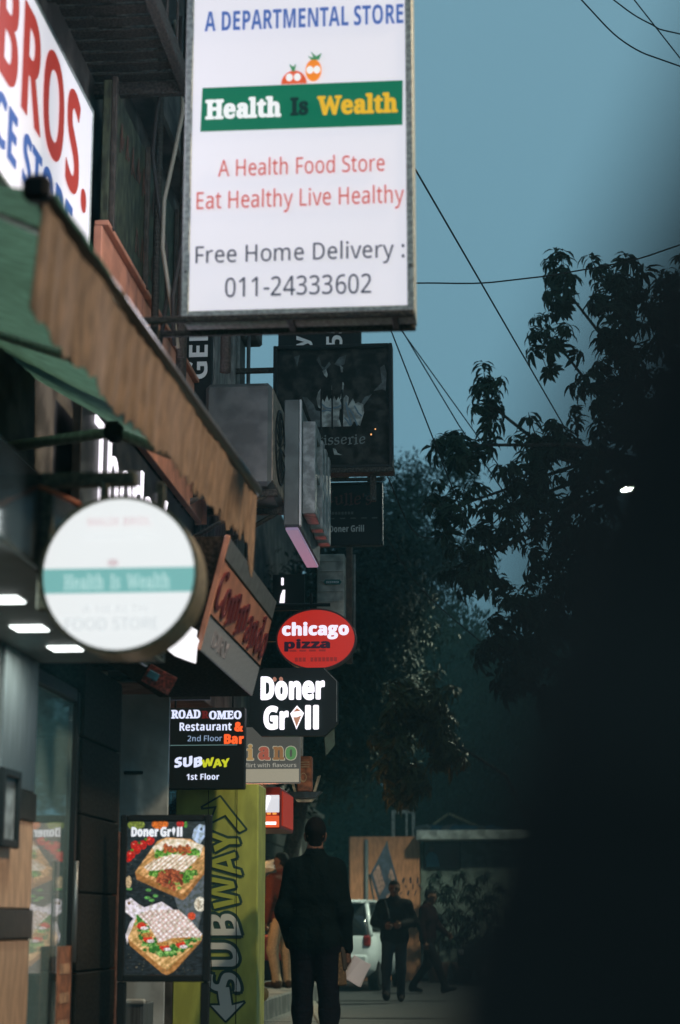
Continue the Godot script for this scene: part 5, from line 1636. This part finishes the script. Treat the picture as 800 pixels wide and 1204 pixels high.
	tube(jl, "wall_arm", blk, [Vector3(-0.3, 0.0, -0.05), Vector3(0.1, 0.0, -0.05)], 0.012)
	# next shop front beyond: dark recess with a roller shutter
	var ns := thing("next_shop", "dark shop row past the green pillar with closed shutters", "building", Vector3.ZERO)
	var sh := mat("dark shutter", Color(0.03, 0.033, 0.033), 0.5, 0.3, "patch", 0.7, 1.0)
	ext(ns, "wall", mat("dark plaster", Color.BLACK), -9.0, -3.6, 0.0, 7.6, 16.8, 33.0)
	for i in 2:
		for j in 12:
			ext(ns, "shutter_slat", sh, -3.59, -3.56, 0.25 + j * 0.2, 0.43 + j * 0.2, 17.0 + i * 10.6 - 0.1 * i, 20.4 + i * 10.6, 0.01)
	ext(ns, "eave", mat("dark sheet", Color.BLACK), -3.6, -3.2, 2.85, 2.92, 16.8, 33.0, 0.01)
	for d_ in [23.6, 26.4]:  # unseen panes, added to throw warm light on the standing figure
		ext(ns, "added_lit_window", glow("added warm window glow", Color(1.0, 0.72, 0.42), 1.2), -3.6, -3.57, 1.0, 2.4, d_ - 0.7, d_ + 0.7, 0.01)
		area_light(ns, "added_window_light", Color(1.0, 0.72, 0.42), 2.2, Vector2(1.3, 1.3), V(-3.54, 1.7, d_), Vector3(1, 0, 0))
	ext(ns, "string_course", mat("dark plaster", Color.BLACK), -3.6, -3.5, 5.2, 5.35, 16.8, 33.0, 0.01)

func street_end() -> void:
	# --- salmon booth at the end of the street
	var b := thing("salmon_booth", "salmon and pale green booth with a white slab roof at the street's end", "building", Vector3.ZERO)
	var sal := streaky("booth salmon", Color(0.6, 0.25, 0.12), 0.85, 1.2, 0.4, 1.2, 0.86)
	var pale := mat("booth pale green", Color(0.2, 0.25, 0.22), 0.85, 0.0, "patch", 0.75, 1.0)
	ext(b, "salmon_wall", sal, -3.35, -1.86, -0.1, 2.86, 40.0, 45.0, 0.02)
	ext(b, "pale_wall", pale, -1.86, 3.6, -0.1, 2.72, 40.3, 45.0, 0.02)
	ext(b, "roof_slab", mat("roof white", Color(0.4, 0.43, 0.42), 0.8, 0.0, "patch", 0.7, 1.0), -1.9, 3.9, 2.76, 2.96, 39.4, 45.2, 0.02)
	tube(b, "drainpipe", mat("pipe paint", Color.BLACK), [V(-2.98, 0, 39.95), V(-2.98, 2.8, 39.95)], 0.04)
	for i in 11:
		var x := -2.35 + 0.05 * (i % 5) + 0.25 * int(i / 5)
		bx(b, "painted_scrawl", mat("scrawl", Color(0.1, 0.05, 0.05), 0.8), V(x, 1.95 - 0.13 * (i % 3), 39.994), Vector3(0.02 + 0.03 * rng.randf(), 0.1 * rng.randf() + 0.03, 0.006), 0.001, Vector3(0, 0, rng.randf_range(-0.7, 0.7)))
	var win := obj(b, "window", box_mesh(Vector3(0.74, 0.54, 0.06), 0.006), mat("window dark", Color(0.01, 0.014, 0.016), 0.12, 0.0, ""), V(-1.39, 2.49, 40.29))
	for s in [-1, 1]:
		bx(win, "frame", mats["black frame"], Vector3(s * 0.38, 0, 0.01), Vector3(0.04, 0.6, 0.08), 0.004)
		bx(win, "frame", mats["black frame"], Vector3(0, s * 0.285, 0.01), Vector3(0.72, 0.04, 0.078), 0.004)
	# figure on a print in that window
	prism(win, "print_torso", mat("print blue", Color(0.03, 0.2, 0.3), 0.5, 0.0, ""), [Vector2(-0.33, -0.25), Vector2(-0.35, -0.05), Vector2(-0.27, 0.05), Vector2(-0.2, 0.06), Vector2(-0.12, 0.0), Vector2(-0.08, -0.1), Vector2(-0.05, -0.25)], 0.005, Vector3(0, 0, 0.036))
	prism(win, "print_head", mat("print face", Color(0.13, 0.08, 0.06), 0.5, 0.0, ""), ellipse(0.05, 0.07, 16, -0.22, 0.12), 0.005, Vector3(0, 0, 0.036))
	# --- what lies on the roof
	var f := thing("white_crate_frame", "open white crate frame standing on the salmon booth roof", "crate", V(-2.25, 2.96 - 0.1, 41.0))
	for s in [-1, 1]:
		for s2 in [-1, 1]:
			bx(f, "post", mat("frame white", Color(0.42, 0.4, 0.36), 0.7), Vector3(s * 0.22, 0.3, s2 * 0.2), Vector3(0.05, 0.6, 0.05), 0.005)
		bx(f, "rail", mat("frame white", Color.BLACK), Vector3(0, 0.575, s * 0.2), Vector3(0.39, 0.05, 0.045), 0.005)
		bx(f, "rail", mat("frame white", Color.BLACK), Vector3(s * 0.22, 0.576, 0), Vector3(0.045, 0.05, 0.35), 0.005)
	bx(f, "slat", mat("frame white", Color.BLACK), Vector3(0.08, 0.3, 0.2), Vector3(0.05, 0.5, 0.04), 0.005)
	var tp := body_start()
	var lumps := []
	for i in 9:
		var x := -0.8 + i * 0.2
		lumps.append([Vector3(x, 0.02, rng.randf_range(-0.2, 0.2)), Vector3(x + 0.18, 0.02 + 0.1 * rng.randf(), rng.randf_range(-0.2, 0.2)), 0.09 + 0.06 * rng.randf(), 0.07, Color(0.03, 0.1, 0.15) if i % 3 else Color(0.12, 0.13, 0.13)])
	body_into(tp, lumps, 0.03, 0.05)
	var tarp := body_done(self, "tarp_heap", tp)
	tarp.position = V(-1.1, 2.98, 40.8)
	tag(tarp, "crumpled blue tarpaulin heaped on the booth roof", "tarpaulin")
	var pl := thing("roof_plank", "pale planks leaning into a low gable on the booth roof", "plank", V(-1.2, 3.1, 41.3))
	bx(pl, "plank", mat("pale batten", Color.BLACK), Vector3(0.35, 0.12, 0), Vector3(0.9, 0.05, 0.2), 0.006, Vector3(0, 0, -0.42))
	bx(pl, "plank", mat("pale batten", Color.BLACK), Vector3(-0.25, 0.18, 0), Vector3(0.4, 0.05, 0.2), 0.006, Vector3(0, 0, 0.6))
	# --- leaning banner board
	var n := thing("leaning_banner", "tilted blue and pink banner board leaning on the salmon wall", "banner", V(-2.47, 1.95, 38.2), 0.0)
	prism(n, "board", mat("banner blue", Color(0.035, 0.05, 0.085), 0.7, 0.0, "patch", 0.7, 2.0), [Vector2(0.03, 0.72), Vector2(-0.31, 0.07), Vector2(-0.05, -0.72), Vector2(0.3, -0.22)], 0.03)
	var pk := mat("banner pink", Color(0.3, 0.17, 0.14), 0.7)
	prism(n, "print_patch", pk, [Vector2(-0.25, 0.1), Vector2(-0.13, 0.28), Vector2(0.0, -0.15), Vector2(-0.12, -0.35)], 0.004, Vector3(0, 0, 0.005))
	prism(n, "print_patch", pk, [Vector2(0.06, 0.05), Vector2(0.12, 0.22), Vector2(0.2, 0.0), Vector2(0.13, -0.12)], 0.004, Vector3(0, 0, 0.005))
	prism(n, "print_patch", pk, [Vector2(-0.04, -0.62), Vector2(0.03, -0.32), Vector2(0.2, -0.25), Vector2(0.1, -0.42)], 0.004, Vector3(0, 0, 0.005))
	tube(n, "pole", mat("banner pole", Color(0.05, 0.05, 0.05), 0.6), [Vector3(-0.33, 0.08, -0.05), Vector3(0.08, -2.0, 0.1)], 0.02)
	tube(n, "pole", mat("banner pole", Color.BLACK), [Vector3(0.03, 0.74, -0.05), Vector3(0.32, -2.0, 0.1)], 0.02)
	# --- cars
	var wp := mat("white car paint", Color(0.5, 0.55, 0.56), 0.25, 0.0, "")
	var dp := mat("dark car paint", Color(0.008, 0.011, 0.012), 0.35, 0.0, "")
	car("parked_car", "white hatchback parked with its rear towards the salmon booth's drive", V(-3.15, -0.1, 33.5), -0.12, wp, mat("tail lamp red", Color(0.25, 0.02, 0.02), 0.3))
	car("parked_car", "dark car with amber lamps parked beside the leafy shrubs", V(2.6, -0.1, 37.6), PI / 2, dp, glow("amber lamp", Color(1.0, 0.35, 0.06), 0.5))
	# --- red cart under a grey cloth, by the shop plinth
	var c := thing("food_cart", "red cart with a chrome handle under a grey domed cloth", "cart", V(-3.3, 0.23, 26.6))
	bx(c, "body", mat("cart red", Color(0.3, 0.035, 0.02), 0.4), Vector3(0, 0.5, 0), Vector3(0.44, 0.34, 0.8), 0.02)
	bx(c, "skirt", mats["black frame"], Vector3(0, 0.2, 0), Vector3(0.42, 0.26, 0.76), 0.01)
	tube(c, "handle", mat("chrome", Color(0.6, 0.6, 0.6), 0.15, 1.0, ""), [Vector3(-0.15, 0.76, 0.44), Vector3(0.17, 0.76, 0.44)], 0.018)
	for x in [-0.13, 0.15]:
		tube(c, "handle_stem", mat("chrome", Color.BLACK), [Vector3(x, 0.7, 0.3), Vector3(x, 0.76, 0.44)], 0.012)
		for z in [-0.36, 0.36]:
			tube(c, "post", mats["black frame"], [Vector3(x, 0.66, z), Vector3(x, 1.42, z)], 0.012, -1, 6)
	for z in [-0.25, 0.25]:
		var w := obj(c, "wheel", null, mat("tyre rubber", Color.BLACK), Vector3(0.2, 0.1, z), Vector3(0, 0, PI / 2))
		var cm := CylinderMesh.new()
		cm.top_radius = 0.1
		cm.bottom_radius = 0.1
		cm.height = 0.04
		w.mesh = cm
	var cloth := SurfaceTool.new()
	cloth.begin(Mesh.PRIMITIVE_TRIANGLES)
	cloth.set_smooth_group(0)
	var cq := func(i, j):
		var u: float = i / 14.0 * 2 - 1
		var v: float = j / 14.0 * 2 - 1
		return Vector3(u * 0.3, 1.7 - 0.2 * u * u - 0.12 * v * v + 0.012 * sin(i * 2.1) * cos(j * 1.7), v * 0.45)
	for i in 14:
		for j in 14:
			var f4 := [cq.call(i, j), cq.call(i + 1, j), cq.call(i + 1, j + 1), cq.call(i, j + 1)]
			tri(cloth, f4[0], f4[1], f4[2], f4[0] + Vector3.DOWN); tri(cloth, f4[0], f4[2], f4[3], f4[0] + Vector3.DOWN)
	cloth.index()
	obj(c, "cloth", done(cloth), mat("grey cloth", Color(0.22, 0.25, 0.26), 0.9))
	# --- yellow gourd on the paving
	var g := thing("yellow_gourd", "small yellow gourd lying on the paving behind the green pillar", "gourd", V(-2.66, 0.23, 20.4))
	var st := SurfaceTool.new()
	st.begin(Mesh.PRIMITIVE_TRIANGLES)
	st.set_smooth_group(0)
	var gq := func(i, j):
		var a: float = TAU * i / 32.0
		var e: float = PI * j / 12.0
		var r := 0.085 * (1.0 + 0.06 * cos(a * 8.0)) * sin(e)
		return Vector3(r * cos(a), 0.085 - 0.085 * cos(e), r * sin(a))
	for i in 32:
		for j in 12:
			var f5 := [gq.call(i, j), gq.call(i + 1, j), gq.call(i + 1, j + 1), gq.call(i, j + 1)]
			tri(st, f5[0], f5[1], f5[2], Vector3(0, 0.085, 0)); tri(st, f5[0], f5[2], f5[3], Vector3(0, 0.085, 0))
	st.index()
	obj(g, "fruit", done(st), mat("gourd skin", Color(0.42, 0.24, 0.05), 0.5, 0.0, "fine", 0.7, 4.0))
	tube(g, "stalk", mat("stalk", Color(0.1, 0.09, 0.04), 0.8), [Vector3(0, 0.165, 0), Vector3(0.01, 0.21, 0), Vector3(0.03, 0.235, 0)], 0.012, 0.007, 6)
	# --- street lamps along the far side of the road; the second stands beside the viewpoint, out of the frame
	street_lamp("lit street lamp on a curved arm beyond the drooping leaves", V(3.65, -0.1, 31.3), Color(0.95, 1.0, 0.88), 140.0)
	street_lamp("lit street lamp across the road from the brown awning", V(5.2, -0.1, 8.2), Color(1.0, 0.86, 0.7), 55.0)

func street_lamp(label: String, at: Vector3, c: Color, energy: float) -> void:
	var l := thing("street_lamp", label, "street lamp", at)
	var pm := mat("lamp post", Color(0.06, 0.065, 0.065), 0.5, 0.4)
	tube(l, "post", pm, [Vector3(0, 0, 0), Vector3(0, 7.9, 0)], 0.08, 0.045, 10)
	tube(l, "arm", pm, [Vector3(0, 7.85, 0), Vector3(-0.25, 8.25, 0.05), Vector3(-0.8, 8.38, 0.15), Vector3(-1.3, 8.37, 0.27)], 0.035, 0.025)
	bx(l, "head", pm, Vector3(-1.46, 8.36, 0.3), Vector3(0.46, 0.08, 0.2), 0.02, Vector3(0, 0, 0.12))
	bx(l, "lens", glow("lamp lens", Color(0.95, 1.0, 0.85), 900.0), Vector3(-1.455, 8.305, 0.3), Vector3(0.36, 0.04, 0.16), 0.008, Vector3(0, 0, 0.12))
	var sp := SpotLight3D.new()
	sp.name = "lamp"
	sp.light_color = c
	sp.light_energy = energy
	sp.spot_angle = 65.0
	sp.spot_angle_attenuation = 0.25
	sp.spot_range = 30.0
	sp.spot_attenuation = 2.0
	sp.light_size = 0.35
	sp.shadow_enabled = true
	l.add_child(sp)
	sp.position = Vector3(-1.45, 8.2, 0.3)
	sp.rotation.x = -PI / 2

func people() -> void:
	var skin := Color(0.16, 0.085, 0.055)
	# man walking away, black jacket, papers in his right hand
	var a := thing("person", "person in a black jacket walking away holding a pouch and papers", "person", V(-1.275, 0.0, 12.5))
	a.scale = Vector3(0.86, 1.0, 0.95)
	person(a, {"shL": Vector3(-0.165, 1.385, 0), "shR": Vector3(0.165, 1.385, 0), "elL": Vector3(-0.235, 1.12, 0.05), "wrL": Vector3(-0.2, 0.92, -0.1), "elR": Vector3(0.23, 1.12, 0.03), "wrR": Vector3(0.245, 0.885, -0.03),
		"handR": Vector3(0.12, -1, -0.1).normalized(), "palmR": Vector3(-1, 0, -0.2), "curlR": 0.8, "curlL": 0.9,
		"kneeL": Vector3(-0.1, 0.49, -0.05), "ankL": Vector3(-0.09, 0.085, 0.03), "kneeR": Vector3(0.11, 0.48, -0.02), "ankR": Vector3(0.115, 0.1, 0.1), "toeR": Vector3(0.13, 0.045, -0.07),
		"look": Vector3(-0.12, 0, -1), "head": Vector3(0, 1.605, -0.02)},
		{"top": Color(0.0035, 0.005, 0.0055), "legs": Color(0.005, 0.0065, 0.008), "skin": skin, "shoes": Color(0.01, 0.01, 0.01), "bulk": 1.0}, 0.013, 0.006)
	var po := thing("pouch", "yellow and brown patterned pouch in the hand of the person walking away", "pouch", V(-1.1, 0.775, 12.5), 0.3)
	bx(po, "pocket", mat("pouch cloth", Color(0.24, 0.14, 0.05), 0.8, 0.0, "cell", 0.35, 9.0), Vector3(-0.01, -0.02, 0), Vector3(0.075, 0.22, 0.03), 0.014, Vector3(0, 0, 0.08))
	bx(po, "flap", mat("pouch dark", Color(0.05, 0.035, 0.02), 0.8), Vector3(0.012, 0.05, 0.012), Vector3(0.03, 0.16, 0.02), 0.006, Vector3(0, 0, 0.12))
	var pa := thing("paper_sheaf", "white folded papers held behind the patterned pouch", "papers", V(-1.01, 0.74, 12.585), 0.15)
	for i in 3:
		bx(pa, "sheet", mat("paper white", Color(0.6, 0.56, 0.56), 0.8, 0.0, ""), Vector3(0.004 * i, -0.003 * i, -0.004 * i), Vector3(0.13, 0.16, 0.0025), 0.0008, Vector3(0.1 * i - 0.1, 0.12 * i, -0.55 + 0.06 * i))
	# man walking towards us
	var b := thing("person", "person in a dark jacket and grey jeans striding towards the shops", "person", V(-1.72, -0.1, 28.7), PI)
	b.scale = Vector3.ONE * 1.03
	person(b, {"elL": Vector3(-0.29, 1.14, 0.06), "elR": Vector3(0.29, 1.14, 0.06), "wrL": Vector3(-0.12, 1.1, -0.19), "wrR": Vector3(0.13, 1.09, -0.18), "curlL": 0.8, "curlR": 0.8,
		"kneeR": Vector3(0.11, 0.5, -0.14), "ankR": Vector3(0.11, 0.13, -0.22), "toeR": Vector3(0.12, 0.14, -0.4), "kneeL": Vector3(-0.09, 0.48, 0.03), "ankL": Vector3(-0.08, 0.11, 0.16), "toeL": Vector3(-0.09, 0.05, 0.01)},
		{"top": Color(0.005, 0.006, 0.007), "legs": Color(0.03, 0.038, 0.045), "skin": skin, "shoes": Color(0.03, 0.022, 0.018), "bulk": 1.12}, 0.018, 0.009)
	var bag := tube(b, "bag_strap", mat("strap grey", Color(0.06, 0.07, 0.07), 0.7), [Vector3(0.13, 1.45, -0.06), Vector3(0.1, 1.36, -0.15), Vector3(0.06, 1.2, -0.17)], 0.012, -1, 6)
	# man crossing behind him
	var c := thing("person", "person in a dark maroon top crossing behind the striding one", "person", V(-1.38, -0.1, 32.5), -1.9)
	person(c, {"kneeR": Vector3(0.1, 0.5, -0.2), "ankR": Vector3(0.1, 0.11, -0.34), "toeR": Vector3(0.1, 0.1, -0.52), "kneeL": Vector3(-0.1, 0.48, 0.05), "ankL": Vector3(-0.1, 0.12, 0.32), "toeL": Vector3(-0.1, 0.05, 0.17), "head": Vector3(0, 1.59, -0.06), "elL": Vector3(-0.25, 1.13, -0.08), "wrL": Vector3(-0.2, 0.98, -0.28)},
		{"top": Color(0.009, 0.0035, 0.0035), "legs": Color(0.005, 0.006, 0.007), "skin": skin, "shoes": Color(0.01, 0.01, 0.01)}, 0.022, 0.012)
	# man in tan trousers by the shops
	var d := thing("person", "person in a rust red jacket and tan trousers standing by the shops", "person", V(-2.99, 0.23, 25.0), 0.9)
	person(d, {"look": Vector3(-0.3, 0, -1), "kneeL": Vector3(-0.1, 0.48, -0.06), "elR": Vector3(0.27, 1.12, 0.0), "wrR": Vector3(0.22, 0.9, -0.12)},
		{"top": Color(0.12, 0.03, 0.015), "legs": Color(0.6, 0.42, 0.24), "skin": skin, "shoes": Color(0.09, 0.045, 0.02), "bulk": 1.05}, 0.018, 0.01)

func greenery() -> void:
	# --- weathered wooden pole leaning close beside the camera
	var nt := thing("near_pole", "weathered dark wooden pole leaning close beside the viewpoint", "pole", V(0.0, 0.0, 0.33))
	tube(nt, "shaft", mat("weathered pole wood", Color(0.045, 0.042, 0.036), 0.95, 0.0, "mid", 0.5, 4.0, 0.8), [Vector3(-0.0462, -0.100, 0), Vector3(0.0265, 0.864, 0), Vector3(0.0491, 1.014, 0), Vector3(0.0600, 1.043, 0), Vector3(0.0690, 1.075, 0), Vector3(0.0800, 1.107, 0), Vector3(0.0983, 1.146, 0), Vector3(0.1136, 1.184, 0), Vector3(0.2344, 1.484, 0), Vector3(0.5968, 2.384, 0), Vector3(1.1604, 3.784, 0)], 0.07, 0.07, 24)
	# --- broad drooping-leaved tree by the road
	var rs := []
	for i in 5:
		rs.append(rosette(13, 0.2, 0.062, 1.5))
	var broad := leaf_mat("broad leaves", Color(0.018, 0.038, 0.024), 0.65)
	var L := [
		[V(0.62, 7.35, 18.0), Vector3(0.22, 0.38, 0.3)], [V(1.2, 7.3, 18.1), Vector3(0.35, 0.6, 0.4)], [V(1.75, 7.2, 18.3), Vector3(0.4, 0.65, 0.5)], [V(2.5, 6.9, 18.8), Vector3(0.7, 1.0, 0.8)],
		[V(0.55, 6.75, 18.0), Vector3(0.3, 0.35, 0.3)], [V(1.2, 6.35, 18.2), Vector3(0.6, 0.7, 0.6)], [V(2.0, 6.0, 18.6), Vector3(0.9, 0.9, 0.8)], [V(0.95, 5.6, 18.2), Vector3(0.6, 0.5, 0.5)],
		[V(-0.12, 6.05, 17.8), Vector3(0.2, 0.42, 0.25)], [V(-0.35, 5.65, 17.9), Vector3(0.38, 0.28, 0.3)], [V(0.35, 5.6, 18.0), Vector3(0.42, 0.4, 0.4)], [V(-0.55, 5.0, 17.9), Vector3(0.28, 0.32, 0.3)], [V(0.1, 5.1, 18.2), Vector3(0.6, 0.45, 0.5)],
		[V(0.8, 4.8, 18.6), Vector3(0.8, 0.6, 0.7)], [V(-0.3, 4.5, 18.2), Vector3(0.42, 0.36, 0.4)], [V(0.5, 4.2, 18.8), Vector3(0.8, 0.45, 0.7)], [V(1.6, 4.4, 19.0), Vector3(1.0, 1.0, 0.8)], [V(2.6, 5.2, 19.2), Vector3(1.0, 1.4, 0.9)], [V(0.2, 3.7, 19.0), Vector3(0.6, 0.4, 0.5)], [V(1.0, 3.5, 19.2), Vector3(0.8, 0.6, 0.6)], [V(2.2, 3.4, 19.4), Vector3(0.9, 0.8, 0.7)]]
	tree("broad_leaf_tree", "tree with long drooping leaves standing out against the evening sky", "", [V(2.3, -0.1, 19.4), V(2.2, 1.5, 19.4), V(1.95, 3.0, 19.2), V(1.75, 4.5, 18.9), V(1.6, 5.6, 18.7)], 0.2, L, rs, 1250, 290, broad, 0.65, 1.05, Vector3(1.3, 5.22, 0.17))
	# --- young tree with yellowing leaves under the lamp
	var ylw := leaf_mat("yellowing leaves", Color(0.09, 0.085, 0.03))
	tree("young_tree", "young tree with yellowing drooping leaves below the dark crowns", "", [V(0.9, -0.1, 24.6), V(0.7, 1.4, 24.5), V(0.0, 2.9, 24.3), V(-0.8, 3.4, 24.1)], 0.035,
		[[V(-1.45, 3.3, 23.9), Vector3(0.3, 0.5, 0.3)], [V(-1.3, 2.85, 23.9), Vector3(0.35, 0.35, 0.3)], [V(-1.1, 3.9, 24.1), Vector3(0.5, 0.35, 0.4)], [V(-0.8, 3.4, 24.2), Vector3(0.35, 0.4, 0.3)]], rs, 130, 130, ylw, 0.8, 1.2)
	# --- crowns farther off
	var fine := []
	for i in 4:
		fine.append(clump(46, 0.42, 0.13, 0.05))
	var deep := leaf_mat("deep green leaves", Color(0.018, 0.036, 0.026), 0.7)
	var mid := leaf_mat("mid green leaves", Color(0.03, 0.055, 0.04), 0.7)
	var far := []
	for i in 3:
		far.append(clump(46, 0.8, 0.24, 0.09))
	tree("feathery_tree", "slender feathery tree rising behind the dark script sign", "", [V(-4.4, -0.1, 37.5), V(-4.0, 3.0, 37.0), V(-3.0, 6.0, 36.4), V(-1.8, 8.6, 36.0)], 0.17,
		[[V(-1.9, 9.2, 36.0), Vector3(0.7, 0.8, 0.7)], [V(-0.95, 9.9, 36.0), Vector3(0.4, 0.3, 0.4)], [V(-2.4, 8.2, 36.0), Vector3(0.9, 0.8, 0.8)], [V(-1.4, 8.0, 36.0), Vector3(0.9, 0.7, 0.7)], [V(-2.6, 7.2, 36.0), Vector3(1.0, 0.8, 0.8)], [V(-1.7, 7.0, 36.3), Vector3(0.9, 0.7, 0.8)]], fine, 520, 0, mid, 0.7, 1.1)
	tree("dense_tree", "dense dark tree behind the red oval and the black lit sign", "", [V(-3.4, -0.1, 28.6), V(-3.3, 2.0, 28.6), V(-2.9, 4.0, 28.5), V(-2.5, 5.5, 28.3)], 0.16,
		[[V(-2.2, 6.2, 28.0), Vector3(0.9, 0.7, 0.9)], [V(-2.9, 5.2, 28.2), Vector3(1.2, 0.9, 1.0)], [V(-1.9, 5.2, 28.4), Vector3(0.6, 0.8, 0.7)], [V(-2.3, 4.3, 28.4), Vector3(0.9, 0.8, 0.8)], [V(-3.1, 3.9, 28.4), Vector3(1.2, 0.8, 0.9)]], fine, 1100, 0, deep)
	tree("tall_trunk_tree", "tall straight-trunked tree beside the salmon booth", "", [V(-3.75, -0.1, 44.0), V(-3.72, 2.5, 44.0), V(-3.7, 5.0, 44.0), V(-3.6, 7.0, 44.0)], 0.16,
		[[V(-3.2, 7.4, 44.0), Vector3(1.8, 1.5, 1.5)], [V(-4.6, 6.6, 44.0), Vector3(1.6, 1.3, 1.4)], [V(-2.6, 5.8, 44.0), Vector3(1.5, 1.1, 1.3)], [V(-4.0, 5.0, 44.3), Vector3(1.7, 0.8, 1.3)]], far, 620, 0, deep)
	var spots := [[-1.0, 49.0, 10.0, mid], [1.4, 52.0, 9.3, mid], [4.0, 47.0, 9.8, deep], [-6.5, 50.0, 9.5, deep], [-1.6, 47.5, 6.6, deep], [0.9, 46.8, 6.2, deep], [7.5, 44.0, 10.5, deep], [-10.0, 54.0, 10.0, deep], [-5.2, 42.0, 5.5, deep], [-4.2, 47.0, 5.0, deep]]
	for e in spots:
		var x: float = e[0]
		var d: float = e[1]
		var h: float = e[2]
		var lob := []
		for i in 7:
			lob.append([V(x + rng.randfn() * 1.1, h * (0.42 + 0.43 * i / 6.0) + rng.randfn() * 0.2, d + rng.randfn() * 0.8), Vector3(1.6 - 0.12 * i, 1.15, 1.5) * rng.randf_range(0.8, 1.1)])
		lob.append([V(x, h * 0.22, d), Vector3(1.7, 1.2, 1.4)])
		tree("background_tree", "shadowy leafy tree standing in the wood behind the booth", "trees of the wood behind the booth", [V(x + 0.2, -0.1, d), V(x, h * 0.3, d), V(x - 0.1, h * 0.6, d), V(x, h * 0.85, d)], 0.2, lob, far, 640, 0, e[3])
	# --- shrubs by the booth wall
	for i in 3:
		var x: float = [-1.45, -0.95, -0.45][i]
		var s := thing("leafy_shrub", "dark leafy potted shrub against the pale booth wall", "shrub", V(x, -0.1, 38.9), 0.0, "shrubs by the booth")
		lathe(s, "pot", mat("clay pot", Color(0.12, 0.06, 0.04), 0.85), [Vector2(0.0, 0.0), Vector2(0.17, 0.0), Vector2(0.23, 0.36), Vector2(0.25, 0.4), Vector2(0.2, 0.4), Vector2(0.0, 0.36)], Vector3.ZERO)
		tube(s, "stem", mats["bark"], [Vector3(0, 0.3, 0), Vector3(0.03, 0.8, 0), Vector3(0, 1.4, 0)], 0.03, 0.015, 6)
		for k in 16:
			var o := obj(s, "leaf_cluster", rs[k % 5], deep)
			var a := k * 2.4
			var r := 0.28 * (0.4 + 0.6 * rng.randf())
			o.transform = Transform3D(Basis(Vector3.UP, a).scaled(Vector3.ONE * 1.15), Vector3(cos(a) * r, 0.75 + 0.09 * k + rng.randf() * 0.1, sin(a) * r))

func cables() -> void:
	var c := mats
	cable("long straight cable slanting down from the projecting sign into the drooping leaves", [V(-0.66, 6.1, 11.4), V(1.3, 5.9, 22.0)], 0.007)
	cable("nearly level cable passing behind the broad-leaved tree's top", [V(-1.8, 6.05, 14.2), V(-0.657, 5.97, 14.0), V(-0.036, 5.958, 14.0), V(0.761, 6.052, 14.0), V(1.425, 6.22, 14.0), V(3.2, 6.9, 14.0)], 0.0065)
	cable("bowed cable crossing the upper sky lowest of three", [V(0.2, 9.0, 14.0), V(0.719, 8.338, 14.0), V(1.054, 7.95, 14.0), V(1.484, 7.725, 14.0), V(2.6, 7.3, 14.0)], 0.0065)
	cable("bowed cable crossing the upper sky just above its neighbour", [V(0.3, 9.6, 15.0), V(1.047, 8.847, 15.0), V(1.352, 8.609, 15.0), V(1.601, 8.503, 15.0), V(2.8, 8.2, 15.0)], 0.0065)
	cable("straight steep cable cutting across the two bowed cables", [V(1.0, 9.82, 16.0), V(2.3, 7.85, 16.0)], 0.0065)
	cable("steep cable dropping from the peeling sign towards the far crowns", [V(-1.1, 6.62, 16.0), V(-0.3, 4.45, 16.2)], 0.0065)
	cable("slack cable running from behind the tall white sign into the leaves", [V(-1.1, 7.12, 18.0), V(-0.41, 5.88, 18.0), V(0.55, 4.35, 18.0)], 0.0065)
	cable("twin cable just right of the slack one, ending in the leaves", [V(-1.02, 7.0, 18.2), V(0.1, 5.3, 18.1), V(0.9, 4.2, 18.1)], 0.006)
	cable("thin drooping cable between the peeling sign's foot and the feathery tree", [V(-0.95, 4.7, 15.2), V(-0.75, 4.55, 17.0), V(-0.3, 5.3, 20.0)], 0.0055)
	cable("short cable sloping down beside the dark script sign", [V(-1.1, 4.6, 17.0), V(-0.7, 4.2, 18.5), V(0.6, 3.3, 20.0)], 0.0055)
